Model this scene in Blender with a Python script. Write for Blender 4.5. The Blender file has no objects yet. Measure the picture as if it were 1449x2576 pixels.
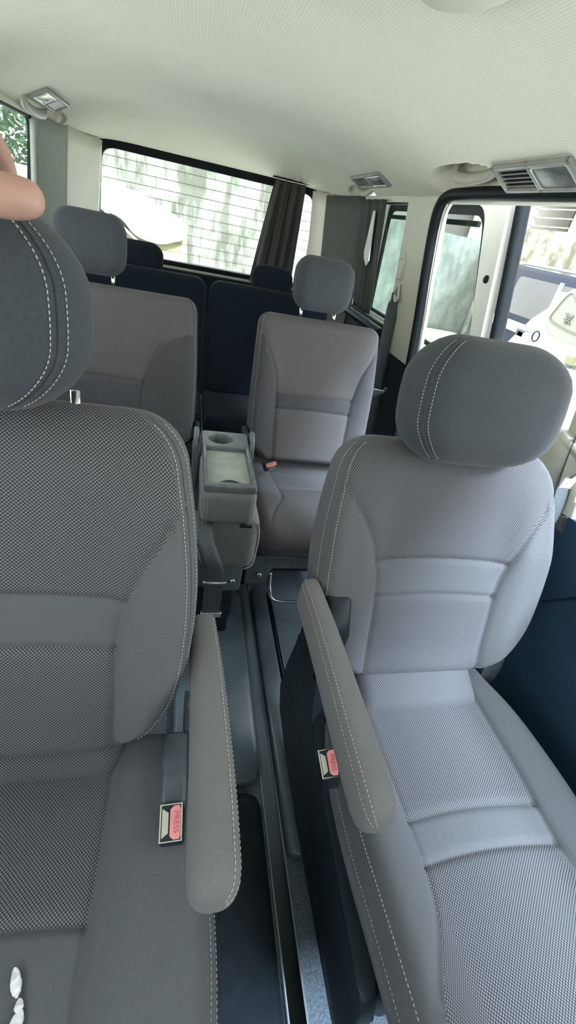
import bpy, bmesh, math, random
from mathutils import Vector, Matrix
random.seed(7)
C = bpy.context.scene.collection
PI = math.pi

# ------------------------------------------------------------------ materials
def nd(nt, t, **k):
    n = nt.nodes.new(t)
    for a, b in k.items():
        setattr(n, a, b)
    return n

def base(name):
    m = bpy.data.materials.new(name); m.use_nodes = True
    nt = m.node_tree; nt.nodes.clear()
    out = nd(nt, 'ShaderNodeOutputMaterial'); p = nd(nt, 'ShaderNodeBsdfPrincipled')
    nt.links.new(p.outputs[0], out.inputs[0])
    return m, nt, p

def mat(name, col, rough=.6, var=.12, scale=30., bump=.0, bscale=300., metal=0., sheen=0., spec=.5, col2=None, stretch=None, coat=0.):
    m, nt, p = base(name)
    tc = nd(nt, 'ShaderNodeTexCoord'); src = tc.outputs['Object']
    if stretch:
        mp = nd(nt, 'ShaderNodeMapping'); mp.inputs['Scale'].default_value = stretch
        nt.links.new(src, mp.inputs[0]); src = mp.outputs[0]
    n = nd(nt, 'ShaderNodeTexNoise'); n.inputs['Scale'].default_value = scale; n.inputs['Detail'].default_value = 5
    nt.links.new(src, n.inputs['Vector'])
    r = nd(nt, 'ShaderNodeValToRGB'); e = r.color_ramp.elements
    c2 = col2 or tuple(c * (1 + var) for c in col); c1 = tuple(c * (1 - var) for c in col) if not col2 else col
    e[0].position = .35; e[1].position = .65
    e[0].color = (*c1, 1); e[1].color = (*c2, 1)
    nt.links.new(n.outputs[0], r.inputs[0]); nt.links.new(r.outputs[0], p.inputs['Base Color'])
    p.inputs['Roughness'].default_value = rough; p.inputs['Metallic'].default_value = metal
    p.inputs['Sheen Weight'].default_value = sheen; p.inputs['Specular IOR Level'].default_value = spec
    p.inputs['Sheen Roughness'].default_value = .5; p.inputs['Coat Weight'].default_value = coat
    if bump:
        b = nd(nt, 'ShaderNodeTexNoise'); b.inputs['Scale'].default_value = bscale; b.inputs['Detail'].default_value = 3
        nt.links.new(tc.outputs['Object'], b.inputs['Vector'])
        bp = nd(nt, 'ShaderNodeBump'); bp.inputs['Strength'].default_value = bump; bp.inputs['Distance'].default_value = .002
        nt.links.new(b.outputs[0], bp.inputs['Height']); nt.links.new(bp.outputs[0], p.inputs['Normal'])
    return m

def mesh_fabric(name, dark, light, pu=.0046, pv=.0044, thr=.1):
    """woven sport mesh: rows of light thread dots on a dark ground, drawn in metric UV"""
    m, nt, p = base(name)
    uv = nd(nt, 'ShaderNodeUVMap'); uv.uv_map = 'UVMap'
    sp = nd(nt, 'ShaderNodeSeparateXYZ'); nt.links.new(uv.outputs[0], sp.inputs[0])
    def mth(op, a, b=None):
        n = nd(nt, 'ShaderNodeMath', operation=op)
        for i, v in enumerate((a, b)):
            if v is None: continue
            if isinstance(v, (int, float)): n.inputs[i].default_value = v
            else: nt.links.new(v, n.inputs[i])
        return n.outputs[0]
    u = mth('MULTIPLY', sp.outputs[0], 2 * PI / pu); v = mth('MULTIPLY', sp.outputs[1], 2 * PI / pv)
    prod = mth('MULTIPLY', mth('SINE', u), mth('SINE', v))
    r = nd(nt, 'ShaderNodeValToRGB'); e = r.color_ramp.elements
    e[0].position = .34; e[1].position = .80; e[0].color = (*dark, 1); e[1].color = (*light, 1)
    h = mth('ADD', mth('MULTIPLY', prod, .5), .5)
    nt.links.new(h, r.inputs[0]); nt.links.new(r.outputs[0], p.inputs['Base Color'])
    p.inputs['Roughness'].default_value = .75; p.inputs['Sheen Weight'].default_value = .06; p.inputs['Specular IOR Level'].default_value = .25
    bp = nd(nt, 'ShaderNodeBump'); bp.inputs['Strength'].default_value = .5; bp.inputs['Distance'].default_value = .001
    nt.links.new(h, bp.inputs['Height']); nt.links.new(bp.outputs[0], p.inputs['Normal'])
    return m

def glass_mat(name, col, alpha):
    m = bpy.data.materials.new(name); m.use_nodes = True
    nt = m.node_tree; nt.nodes.clear()
    out = nd(nt, 'ShaderNodeOutputMaterial'); mx = nd(nt, 'ShaderNodeMixShader')
    tr = nd(nt, 'ShaderNodeBsdfTransparent'); gl = nd(nt, 'ShaderNodeBsdfGlossy')
    tr.inputs[0].default_value = (*col, 1); gl.inputs['Roughness'].default_value = .03
    gl.inputs[0].default_value = (.9, .95, .95, 1)
    mx.inputs[0].default_value = alpha
    nt.links.new(tr.outputs[0], mx.inputs[1]); nt.links.new(gl.outputs[0], mx.inputs[2]); nt.links.new(mx.outputs[0], out.inputs[0])
    return m

M = {}
M['mesh'] = mesh_fabric('woven_mesh', (.030, .034, .040), (.190, .196, .205))
M['mesh2'] = mesh_fabric('woven_mesh_fine', (.058, .057, .060), (.150, .146, .147), .004, .004)
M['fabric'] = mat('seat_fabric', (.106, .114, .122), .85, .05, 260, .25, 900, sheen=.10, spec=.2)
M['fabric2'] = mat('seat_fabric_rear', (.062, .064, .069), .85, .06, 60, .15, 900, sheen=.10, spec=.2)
M['head'] = mat('headrest_fabric', (.052, .062, .072), .85, .08, 160, .25, 900, sheen=.12, spec=.2)
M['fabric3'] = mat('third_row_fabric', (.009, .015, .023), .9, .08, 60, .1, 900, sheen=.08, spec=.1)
M['thread'] = mat('thread', (.48, .47, .43), .7, .1, 200)
M['plastic'] = mat('dark_plastic', (.014, .022, .029), .40, .15, 40, .15, 900, spec=.28)
M['plastic2'] = mat('grey_plastic', (.085, .105, .118), .36, .12, 40, .1, 900, spec=.45)
M['doorblue'] = mat('navy_door_plastic', (.026, .060, .105), .65, .12, 6, .2, 700, spec=.2)
M['armcloth'] = mat('armrest_cloth', (.145, .150, .150), .85, .05, 260, .25, 900, sheen=.12, spec=.2)
M['consolecloth'] = mat('console_cloth', (.17, .18, .18), .8, .06, 90, .2, 900, sheen=.2, spec=.3)
M['trayplastic'] = mat('tray_plastic', (.13, .155, .16), .25, .10, 40, .08, 900, spec=.6)
M['tray'] = mat('tray_mat', (.33, .37, .33), .55, .12, 40)
M['pillar'] = mat('beige_pillar_plastic', (.60, .60, .50), .5, .03, 8, .08, 900)
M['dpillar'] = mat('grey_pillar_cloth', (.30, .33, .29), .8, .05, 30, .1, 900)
M['dpillar_shaded'] = mat('shaded_pillar_cloth', (.060, .070, .064), .8, .05, 30, .1, 900)  # right pillar cloth, its shade put into a darker base colour
M['rubber'] = mat('rubber_seal', (.008, .011, .013), .5, .1, 60, spec=.12)
M['metal'] = mat('bright_metal', (.75, .76, .76), .22, .05, 60, metal=1.)
M['whitemetal'] = mat('white_painted_metal', (.78, .78, .72), .4, .04, 20)
M['red'] = mat('red_button', (.74, .27, .27), .4, .06, 60)
M['redtext'] = mat('pressed_letters', (.50, .10, .11), .5, .03, 60)
M['webbing'] = mat('belt_webbing', (.075, .09, .10), .6, .12, 8, .3, 700, stretch=(40, 40, 1))
M['curtain'] = mat('curtain_cloth', (.065, .070, .062), .85, .10, 12, .15, 600, stretch=(1, 1, .2))
M['carpet'] = mat('floor_carpet', (.07, .10, .125), .8, .0, 220, .7, 500, col2=(.15, .20, .23))
M['rail'] = mat('rail_cover', (.085, .12, .14), .30, .2, 10, .15, 300)
M['railg'] = mat('rail_channel', (.26, .32, .34), .30, .3, 8, .1, 200, stretch=(1, .3, 1))
M['skin'] = mat('skin', (.47, .285, .225), .5, .10, 25, .15, 400)
M['skin'].node_tree.nodes['Principled BSDF'].inputs['Subsurface Weight'].default_value = .15
M['skin'].node_tree.nodes['Principled BSDF'].inputs['Subsurface Scale'].default_value = .01
M['whitecloth'] = mat('white_sheet', (.85, .86, .86), .7, .04, 3, .3, 8)
M['cream'] = mat('cream_paint', (.36, .35, .20), .5, .05, 3)
M['creamhood'] = mat('cream_hood', (.40, .40, .34), .5, .05, 3)
M['hoodline'] = mat('hood_line', (.26, .26, .22), .5, .05, 3)
M['suv'] = mat('navy_car_paint', (.025, .035, .055), .35, .08, 3, coat=.1, spec=.3)
M['suvglass'] = mat('car_window', (.20, .20, .20), .2, .12, 1.2)
M['silver'] = mat('silver_paint', (.62, .66, .70), .35, .05, 2)
M['tyre'] = mat('tyre', (.05, .05, .05), .8, .1, 20)
M['ground'] = mat('pale_concrete', (.80, .78, .66), .9, .10, 1.5, .2, 20)
M['bldg'] = mat('white_render', (.78, .78, .72), .9, .06, 1.2)
M['louvre'] = mat('brown_shed_inside', (.20, .16, .12), .9, .2, 2.2)
M['greywall'] = mat('grey_render', (.30, .30, .28), .9, .06, 1.5)
M['leaf'] = mat('tree_leaf', (.05, .10, .045), .6, .5, 3)
M['bark'] = mat('bark', (.12, .10, .07), .9, .2, 8)
M['lamp'] = mat('lamp_lens', (.72, .74, .72), .12, .05, 30, .3, 120, coat=.8)
M['lampdark'] = mat('lamp_lens_grey', (.10, .105, .105), .32, .5, 30, .25, 60, spec=.3)
M['handleplastic'] = mat('handle_plastic', (.40, .395, .33), .45, .04, 20)
M['ventplastic'] = mat('vent_plastic', (.25, .25, .225), .42, .05, 30)
M['bracket'] = mat('dark_vent_hole', (.03, .033, .033), .6, .05, 30)
M['glass'] = glass_mat('clear_glass', (.98, .99, .98), .02)
M['tint'] = glass_mat('tinted_glass', (.86, .89, .87), .02)
M['tint2'] = glass_mat('green_tinted_glass', (.76, .79, .76), .03)

def ceiling_mat():
    m, nt, p = base('knit_headliner')
    tc = nd(nt, 'ShaderNodeTexCoord')
    mp = nd(nt, 'ShaderNodeMapping'); mp.inputs['Scale'].default_value = (1, .28, 1)
    nt.links.new(tc.outputs['Object'], mp.inputs[0])
    n = nd(nt, 'ShaderNodeTexNoise'); n.inputs['Scale'].default_value = 420; n.inputs['Detail'].default_value = 3
    nt.links.new(mp.outputs[0], n.inputs['Vector'])
    w = nd(nt, 'ShaderNodeTexWave', wave_type='BANDS', bands_direction='X'); w.inputs['Scale'].default_value = 52
    w.inputs['Distortion'].default_value = 1.5; w.inputs['Detail Scale'].default_value = 6
    nt.links.new(tc.outputs['Object'], w.inputs['Vector'])
    a = nd(nt, 'ShaderNodeMath', operation='MULTIPLY_ADD'); a.inputs[1].default_value = .35
    nt.links.new(w.outputs[1], a.inputs[0]); nt.links.new(n.outputs[0], a.inputs[2])
    r = nd(nt, 'ShaderNodeValToRGB'); e = r.color_ramp.elements
    e[0].position = .35; e[1].position = .95; e[0].color = (.55, .54, .435, 1); e[1].color = (.65, .64, .53, 1)
    nt.links.new(a.outputs[0], r.inputs[0])
    # a few dirt specks and faint soiling
    s = nd(nt, 'ShaderNodeTexNoise'); s.inputs['Scale'].default_value = 3; s.inputs['Detail'].default_value = 6
    nt.links.new(tc.outputs['Object'], s.inputs['Vector'])
    r2 = nd(nt, 'ShaderNodeValToRGB'); e2 = r2.color_ramp.elements; e2[0].position = .35; e2[1].position = .6
    e2[0].color = (.93, .94, .92, 1); e2[1].color = (1, 1, 1, 1); nt.links.new(s.outputs[0], r2.inputs[0])
    mx = nd(nt, 'ShaderNodeMix', data_type='RGBA', blend_type='MULTIPLY'); mx.inputs[0].default_value = 1
    nt.links.new(r.outputs[0], mx.inputs[6]); nt.links.new(r2.outputs[0], mx.inputs[7])
    nt.links.new(mx.outputs[2], p.inputs['Base Color'])
    p.inputs['Roughness'].default_value = .9; p.inputs['Sheen Weight'].default_value = .2
    bp = nd(nt, 'ShaderNodeBump'); bp.inputs['Strength'].default_value = .45; bp.inputs['Distance'].default_value = .0012
    nt.links.new(a.outputs[0], bp.inputs['Height']); nt.links.new(bp.outputs[0], p.inputs['Normal'])
    return m
M['ceiling'] = ceiling_mat()

def block_wall_mat(name, c1, c2, moss, mortar, bricks=True, lo=.42, hi=.62, stz=.7):
    m, nt, p = base(name)
    tc = nd(nt, 'ShaderNodeTexCoord')
    mp = nd(nt, 'ShaderNodeMapping'); mp.inputs['Rotation'].default_value = (PI / 2, 0, 0)
    nt.links.new(tc.outputs['Object'], mp.inputs[0])
    b = nd(nt, 'ShaderNodeTexBrick'); b.inputs['Scale'].default_value = 1
    b.inputs['Brick Width'].default_value = .27; b.inputs['Row Height'].default_value = .128; b.inputs['Mortar Size'].default_value = .005 if bricks else .0
    b.inputs['Color1'].default_value = (*c1, 1); b.inputs['Color2'].default_value = (*c2, 1); b.inputs['Mortar'].default_value = (*mortar, 1)
    nt.links.new(mp.outputs[0], b.inputs['Vector'])
    st = nd(nt, 'ShaderNodeMapping'); st.inputs['Scale'].default_value = (2.6, 2.6, stz); nt.links.new(tc.outputs['Object'], st.inputs[0])
    n = nd(nt, 'ShaderNodeTexNoise'); n.inputs['Scale'].default_value = 1.6; n.inputs['Detail'].default_value = 9; n.inputs['Roughness'].default_value = .65
    nt.links.new(st.outputs[0], n.inputs['Vector'])
    r = nd(nt, 'ShaderNodeValToRGB'); r.color_ramp.elements[0].position = lo; r.color_ramp.elements[1].position = hi
    nt.links.new(n.outputs[0], r.inputs[0]); r.color_ramp.elements[1].color = (.8, .8, .8, 1)
    mx = nd(nt, 'ShaderNodeMix', data_type='RGBA'); mx.inputs[7].default_value = (*moss, 1)
    nt.links.new(r.outputs[0], mx.inputs[0]); nt.links.new(b.outputs[0], mx.inputs[6])
    nt.links.new(mx.outputs[2], p.inputs['Base Color']); p.inputs['Roughness'].default_value = .95
    return m
M['blocks'] = block_wall_mat('mossy_block_wall', (.31, .32, .26), (.26, .27, .22), (.065, .07, .045), (.15, .155, .12), True, .41, .57)
M['mosswall'] = block_wall_mat('stained_side_wall', (.46, .45, .37), (.42, .42, .34), (.16, .15, .10), (.3, .3, .2), False, .46, .58, 2.0)
M['stucco'] = block_wall_mat('grey_green_stucco', (.34, .37, .33), (.30, .33, .30), (.16, .18, .15), (.3, .3, .2), False, .40, .62, 1.6)

# ------------------------------------------------------------------ object helpers
def link(name, me, m=None, parent=None, smooth=True, mw=None):
    o = bpy.data.objects.new(name, me); C.objects.link(o)
    if m is not None:
        for k in (m if isinstance(m, (list, tuple)) else [m]): me.materials.append(k)
    if smooth:
        for p in me.polygons: p.use_smooth = True
    if mw is not None: o.matrix_local = mw
    if parent: o.parent = parent
    return o

def obj(name, bm, m=None, parent=None, smooth=True, mw=None):
    me = bpy.data.meshes.new(name)
    bmesh.ops.recalc_face_normals(bm, faces=bm.faces)
    bm.to_mesh(me); bm.free()
    return link(name, me, m, parent, smooth, mw)

def thing(name, label, cat, loc=(0, 0, 0), group=None, rot=None):
    o = bpy.data.objects.new(name, None); C.objects.link(o); o.location = loc; o.empty_display_size = .05
    if rot: o.rotation_euler = rot
    o['label'] = label; o['category'] = cat
    if group: o['group'] = group
    return o

def tag(o, label, cat, group=None):
    o['label'] = label; o['category'] = cat
    if group: o['group'] = group
    return o

def struct(o):
    o['kind'] = 'structure'; return o

def sharp(o, ang=40):
    me = o.data; bm = bmesh.new(); bm.from_mesh(me)
    for e in bm.edges:
        if len(e.link_faces) == 2 and e.calc_face_angle(0) > math.radians(ang): e.smooth = False
    bm.to_mesh(me); bm.free(); return o

def box(bm, x0, x1, y0, y1, z0, z1, bev=0., seg=3, mtx=None):
    r = bmesh.ops.create_cube(bm, size=1)
    vs = r['verts']
    for v in vs:
        v.co = Vector((x0 + (v.co.x + .5) * (x1 - x0), y0 + (v.co.y + .5) * (y1 - y0), z0 + (v.co.z + .5) * (z1 - z0)))
    if bev:
        es = list({e for v in vs for e in v.link_edges})
        rr = bmesh.ops.bevel(bm, geom=es, offset=bev, segments=seg, profile=.5, affect='EDGES')
        vs = list({v for f in rr['faces'] for v in f.verts} | {v for v in vs if v.is_valid})
    if mtx:
        for v in vs: v.co = mtx @ v.co
    return vs

def prism(bm, poly, axis, a0, a1, bev=0., seg=2):
    """extrude polygon (2-D list) along axis between a0..a1. axis 'x': poly is (y,z); 'y': (x,z); 'z': (x,y)"""
    def mk(p, a):
        return {'x': (a, p[0], p[1]), 'y': (p[0], a, p[1]), 'z': (p[0], p[1], a)}[axis]
    A = [bm.verts.new(mk(p, a0)) for p in poly]; B = [bm.verts.new(mk(p, a1)) for p in poly]
    n = len(poly); fs = [bm.faces.new(A[::-1]), bm.faces.new(B)]
    for i in range(n): fs.append(bm.faces.new((A[i], A[(i + 1) % n], B[(i + 1) % n], B[i])))
    if bev:
        es = list({e for f in fs[:2] for e in f.edges})
        bmesh.ops.bevel(bm, geom=es, offset=bev, segments=seg, profile=.5, affect='EDGES')

def tube(bm, pts, r, n=8, close=False, flat=None):
    """tube along points; r float or list; flat=(a,b) scale for oval section"""
    pts = [Vector(p) for p in pts]; rings = []; prev = None
    for i, p in enumerate(pts):
        if close: t = (pts[(i + 1) % len(pts)] - pts[i - 1])
        else: t = pts[min(i + 1, len(pts) - 1)] - pts[max(i - 1, 0)]
        t.normalize()
        if prev is None:
            up = Vector((0, 0, 1)) if abs(t.z) < .9 else Vector((1, 0, 0))
            nx = t.cross(up).normalized()
        else:
            nx = (prev - t * prev.dot(t)).normalized()
        prev = nx; ny = t.cross(nx).normalized()
        rr = r[i] if isinstance(r, (list, tuple)) else r
        fa, fb = flat or (1, 1)
        rings.append([bm.verts.new(p + nx * rr * fa * math.cos(2 * PI * k / n) + ny * rr * fb * math.sin(2 * PI * k / n)) for k in range(n)])
    m = len(rings)
    for i in range(m if close else m - 1):
        a, b = rings[i], rings[(i + 1) % m]
        for k in range(n): bm.faces.new((a[k], a[(k + 1) % n], b[(k + 1) % n], b[k]))
    if not close:
        bm.faces.new(rings[0][::-1]); bm.faces.new(rings[-1])

def sweep(bm, pts, prof, up=(0, 0, 1), close=False, caps=True):
    """sweep closed 2-D profile [(a,b)] ; a along side vector, b along up-ish vector"""
    pts = [Vector(p) for p in pts]; up = Vector(up); rings = []
    for i, p in enumerate(pts):
        t = (pts[(i + 1) % len(pts)] - pts[i - 1]) if close else pts[min(i + 1, len(pts) - 1)] - pts[max(i - 1, 0)]
        t.normalize(); s = t.cross(up).normalized(); u = s.cross(t).normalized()
        rings.append([bm.verts.new(p + s * a + u * b) for a, b in prof])
    m = len(rings); n = len(prof)
    for i in range(m if close else m - 1):
        a, b = rings[i], rings[(i + 1) % m]
        for k in range(n): bm.faces.new((a[k], a[(k + 1) % n], b[(k + 1) % n], b[k]))
    if caps and not close: bm.faces.new(rings[0][::-1]); bm.faces.new(rings[-1])

def cyl(bm, p0, p1, r0, r1=None, n=24):
    p0, p1 = Vector(p0), Vector(p1); tube(bm, [p0, p1], [r0, r0 if r1 is None else r1], n)

def smoothpts(pts, sub=8, close=False):
    """Catmull-Rom through points"""
    P = [Vector(p) for p in pts]; n = len(P); out = []
    rng = range(n if close else n - 1)
    for i in rng:
        g = (lambda k: P[k % n]) if close else (lambda k: P[max(0, min(n - 1, k))])
        a, b, c, d = g(i - 1), g(i), g(i + 1), g(i + 2)
        for k in range(sub):
            t = k / sub
            out.append(.5 * ((2 * b) + (c - a) * t + (2 * a - 5 * b + 4 * c - d) * t * t + (3 * b - a - 3 * c + d) * t ** 3))
    if not close: out.append(P[-1])
    return out

def tabf(tab):
    """smooth interpolation of a table [(s, value)]"""
    def f(s):
        if s <= tab[0][0]: return tab[0][1]
        if s >= tab[-1][0]: return tab[-1][1]
        for i in range(len(tab) - 1):
            s0, v0 = tab[i]; s1, v1 = tab[i + 1]
            if s0 <= s <= s1:
                def sl(k):
                    if k <= 0 or k >= len(tab) - 1:
                        a, b = (0, 1) if k <= 0 else (-2, -1)
                        return (tab[b][1] - tab[a][1]) / (tab[b][0] - tab[a][0])
                    return (tab[k + 1][1] - tab[k - 1][1]) / (tab[k + 1][0] - tab[k - 1][0])
                h = s1 - s0; t = (s - s0) / h; m0, m1 = sl(i) * h, sl(i + 1) * h
                return (2 * t ** 3 - 3 * t * t + 1) * v0 + (t ** 3 - 2 * t * t + t) * m0 + (-2 * t ** 3 + 3 * t * t) * v1 + (t ** 3 - t * t) * m1
    return f

# ------------------------------------------------------------------ cushions
class Cushion:
    """Upholstered pad. local axes: x across, s along, n out of the front face."""
    def __init__(s, L, wl, wr, T, r=.03, rend=(.03, .03), corner=(.04, .04), seams=None, rows=(), bump=None, prof=None,
                 groove=.004, ncol=16, back=.5, rowcurve=0., backT=None):
        s.L, s.wl, s.wr, s.T, s.r, s.rend, s.corner = L, wl, wr, T, r, rend, corner
        s.seams, s.rows, s.bump, s.prof, s.groove, s.ncol = seams, list(rows), bump, prof, groove, ncol
        s.rowcurve = rowcurve
        s.TB = backT if backT is not None else T / 2
    def width(s, side, t):
        w = (s.wl if side < 0 else s.wr)(t)
        for h, R in ((t, s.corner[0]), (s.L - t, s.corner[1])):
            if h < R: w -= R - math.sqrt(max(0, R * R - (R - h) ** 2))
        return max(w, .004)
    def G(s, t):
        g = 1
        for h, R in ((t, s.rend[0]), (s.L - t, s.rend[1])):
            if h < R: g *= math.sqrt(max(0, 1 - (1 - h / R) ** 2))
        return g
    def E(s, side, x, t):
        h = s.width(side, t) - abs(x)
        return math.sqrt(max(0, 1 - (1 - h / s.r) ** 2)) if h < s.r else 1.
    def nfront(s, x, t, gr=True):
        side = -1 if x < 0 else 1
        n = s.T / 2
        if s.bump: n += s.bump(x, t)
        if gr and s.groove:
            if s.seams:
                for k, f in enumerate(s.seams):
                    d = x - f(t); n -= s.groove * math.exp(-(d / .005) ** 2)
            inside = (not s.seams) or (s.seams[0](t) - .002 < x < s.seams[1](t) + .002)
            if inside:
                for rt in s.rows:
                    d = t - rt - s.rowcurve * x * x * 30; n -= s.groove * math.exp(-(d / .005) ** 2)
        return n * s.E(side, x, t) * s.G(t)
    def pt(s, x, t, lift=0., back=False):
        n = (-s.TB * s.E(-1 if x < 0 else 1, x, t) * s.G(t)) if back else s.nfront(x, t) + lift
        if s.prof: n += s.prof(t)
        return Vector((x, t, n))
    def cols(s, t):
        th = [0, .12, .28, .46, .66, .86, 1.08, 1.32, PI / 2]
        wl, wr = s.width(-1, t), s.width(1, t)
        rl, rr = min(s.r, wl * .9), min(s.r, wr * .9)
        L = [-(wl - rl * (1 - math.cos(a))) for a in th]; R = [(wr - rr * (1 - math.cos(a))) for a in th][::-1]
        a, b = L[-1], R[0]
        if s.seams:
            sl = max(a + .002, min(s.seams[0](t), b - .01)); sr = min(b - .002, max(s.seams[1](t), sl + .004))
        else: sl, sr = a + (b - a) * .2, a + (b - a) * .8
        def seg(p, q, n, offp, offq):
            d = q - p; out = []
            o1 = [min(x, abs(d) * .12 * (k + 1)) for k, x in enumerate(offp)]; o2 = [min(x, abs(d) * .12 * (k + 1)) for k, x in enumerate(offq)]
            out += [p + x for x in o1]; lo = out[-1] if out else p
            hi = q - (o2[-1] if o2 else 0)
            m = n
            out += [lo + (hi - lo) * (k + 1) / (m + 1) for k in range(m)]
            out += [q - x for x in o2[::-1]]
            return out
        off = (.003, .007, .013) if s.seams else ()
        A = seg(a, sl, 4, (), off); B = seg(sl, sr, s.ncol, off, off); D = seg(sr, b, 4, off, ())
        xs = L + A + [sl] + B + [sr] + D + R
        reg = ['L'] * (len(L) + len(A)) + ['C'] * (len(B) + 1) + ['R'] * (len(D) + len(R))
        if s.seams and s.seams[1](t) > wr - rr - .001: # seam runs out to the piping
            nl = sum(1 for a_ in th if a_ < .8)
            for k in range(nl, len(reg) - nl - 1):
                xm = (xs[k] + xs[k + 1]) / 2
                if s.seams[0](t) < xm < s.seams[1](t): reg[k] = 'C'
        return xs, reg
    def tvals(s):
        th = [0, .1, .25, .42, .62, .84, 1.08, 1.32, PI / 2]
        A = [s.rend[0] * (1 - math.cos(a)) for a in th]; B = [s.L - s.rend[1] * (1 - math.cos(a)) for a in th][::-1]
        if s.corner[0] > s.rend[0]: A += [s.rend[0] + (s.corner[0] - s.rend[0]) * k / 3 for k in (1, 2, 3)]
        if s.corner[1] > s.rend[1]: B = [s.L - s.rend[1] - (s.corner[1] - s.rend[1]) * k / 3 for k in (3, 2, 1)] + B
        lo, hi = A[-1], B[0]; br = [lo] + [r for r in sorted(s.rows) if lo + .015 < r < hi - .015] + [hi]
        mid = []
        for i in range(len(br) - 1):
            p, q = br[i], br[i + 1]; o1 = [.003, .007, .013] if i > 0 else []; o2 = [.003, .007, .013] if i < len(br) - 2 else []
            P = p + (o1[-1] if o1 else 0); Q = q - (o2[-1] if o2 else 0); n = max(2, int((Q - P) / .014))
            mid += [p + x for x in o1] + [P + (Q - P) * (k + 1) / (n + 1) for k in range(n)] + [q - x for x in o2[::-1]]
            if i < len(br) - 2: mid.append(q)
        return A + mid + B
    def build(s, name, mats, region, parent, mw):
        bm = bmesh.new(); uvl = bm.loops.layers.uv.new('UVMap')
        ts = s.tvals(); rings = []; uvs = []; regs = []
        for t in ts:
            xs, reg = s.cols(t); fr = []; regs.append(reg)
            for x in xs:
                tt = t
                if s.rowcurve: # curved horizontal seams
                    k = min(1, t / .05, (s.L - t) / .05); tt = t + s.rowcurve * x * x * 30 * k
                fr.append(s.pt(x, tt))
            acc = [0.]
            for i in range(1, len(fr)): acc.append(acc[-1] + (fr[i] - fr[i - 1]).length)
            mid = acc[len(acc) // 2]; u = [a - mid for a in acc]
            xb = [xs[-1] + (xs[0] - xs[-1]) * k / 9 for k in range(1, 9)]
            # back columns: dense at the edges
            wl, wr = s.width(-1, t), s.width(1, t); rr = s.r
            th = [.28, .66, 1.08, PI / 2]
            br_ = [wr - min(rr, wr * .9) * (1 - math.cos(a)) for a in th]; bl_ = [-(wl - min(rr, wl * .9) * (1 - math.cos(a))) for a in th][::-1]
            m0, m1 = br_[-1], bl_[0]
            xb = br_ + [m0 + (m1 - m0) * k / 5 for k in range(1, 5)] + bl_
            bk = [s.pt(x, t, back=True) for x in xb]
            rings.append([bm.verts.new(p) for p in fr + bk]); uvs.append(u + [0] * len(bk))
        n = len(rings[0]); nf = len(xs)
        vacc = [0.]
        for i in range(1, len(ts)):
            k = nf // 2; vacc.append(vacc[-1] + (rings[i][k].co - rings[i - 1][k].co).length)
        for i in range(len(rings) - 1):
            for k in range(n):
                k2 = (k + 1) % n
                try: f = bm.faces.new((rings[i][k], rings[i][k2], rings[i + 1][k2], rings[i + 1][k]))
                except ValueError: continue
                rg = regs[i][k] if k < nf - 1 else 'B'
                f.material_index = region(rg, (ts[i] + ts[i + 1]) / 2)
                for lp, (a, b) in zip(f.loops, ((i, k), (i, k2), (i + 1, k2), (i + 1, k))):
                    lp[uvl].uv = (uvs[a][b], vacc[a])
        bm.faces.new(rings[0][::-1]); bm.faces.new(rings[-1])
        bmesh.ops.remove_doubles(bm, verts=bm.verts, dist=1e-5)
        return obj(name, bm, mats, parent, True, mw)

def dashes(bm, pts, r=.0007, dash=.0036, gap=.0018, lift=0):
    """row of stitches along a polyline"""
    P = [Vector(p) for p in pts]; acc = [0.]
    for i in range(1, len(P)): acc.append(acc[-1] + (P[i] - P[i - 1]).length)
    def at(d):
        for i in range(1, len(P)):
            if acc[i] >= d:
                k = (d - acc[i - 1]) / max(1e-9, acc[i] - acc[i - 1]); return P[i - 1].lerp(P[i], k)
        return P[-1]
    d = 0
    while d + dash < acc[-1]:
        a, m, b = at(d), at(d + dash / 2), at(d + dash)
        tube(bm, [a, m, b], [r * .55, r, r * .55], 5); d += dash + gap

def frame_mat(o, ang, flip=False):
    """matrix whose local (x, s, n) -> world for a backrest leaning back by ang degrees (rear = +Y); n faces the front (-Y)"""
    a = math.radians(ang)
    X = Vector((1, 0, 0)); S = Vector((0, math.sin(a), math.cos(a))); N = Vector((0, -math.cos(a), math.sin(a)))
    m = Matrix((X, S, N)).transposed().to_4x4(); m.translation = Vector(o); return m

def cushion_mat(o, ang):
    """cushion: s runs to the front (-Y), rising by ang; n up. x mirrored to keep it right-handed"""
    a = math.radians(ang)
    S = Vector((0, -math.cos(a), math.sin(a))); N = Vector((0, math.sin(a), math.cos(a))); X = Vector((1, 0, 0))
    m = Matrix((X, S, N)).transposed().to_4x4(); m.translation = Vector(o); return m

def edge_line(cu, side, th, t0, t1, n=90, lift=.0008):
    out = []
    for i in range(n + 1):
        t = t0 + (t1 - t0) * i / n
        w = cu.width(side, t); x = side * (w - min(cu.r, w * .9) * (1 - math.cos(th)))
        out.append(cu.pt(x, t, lift) + Vector((side * lift * .6, 0, 0)))
    return out

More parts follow.
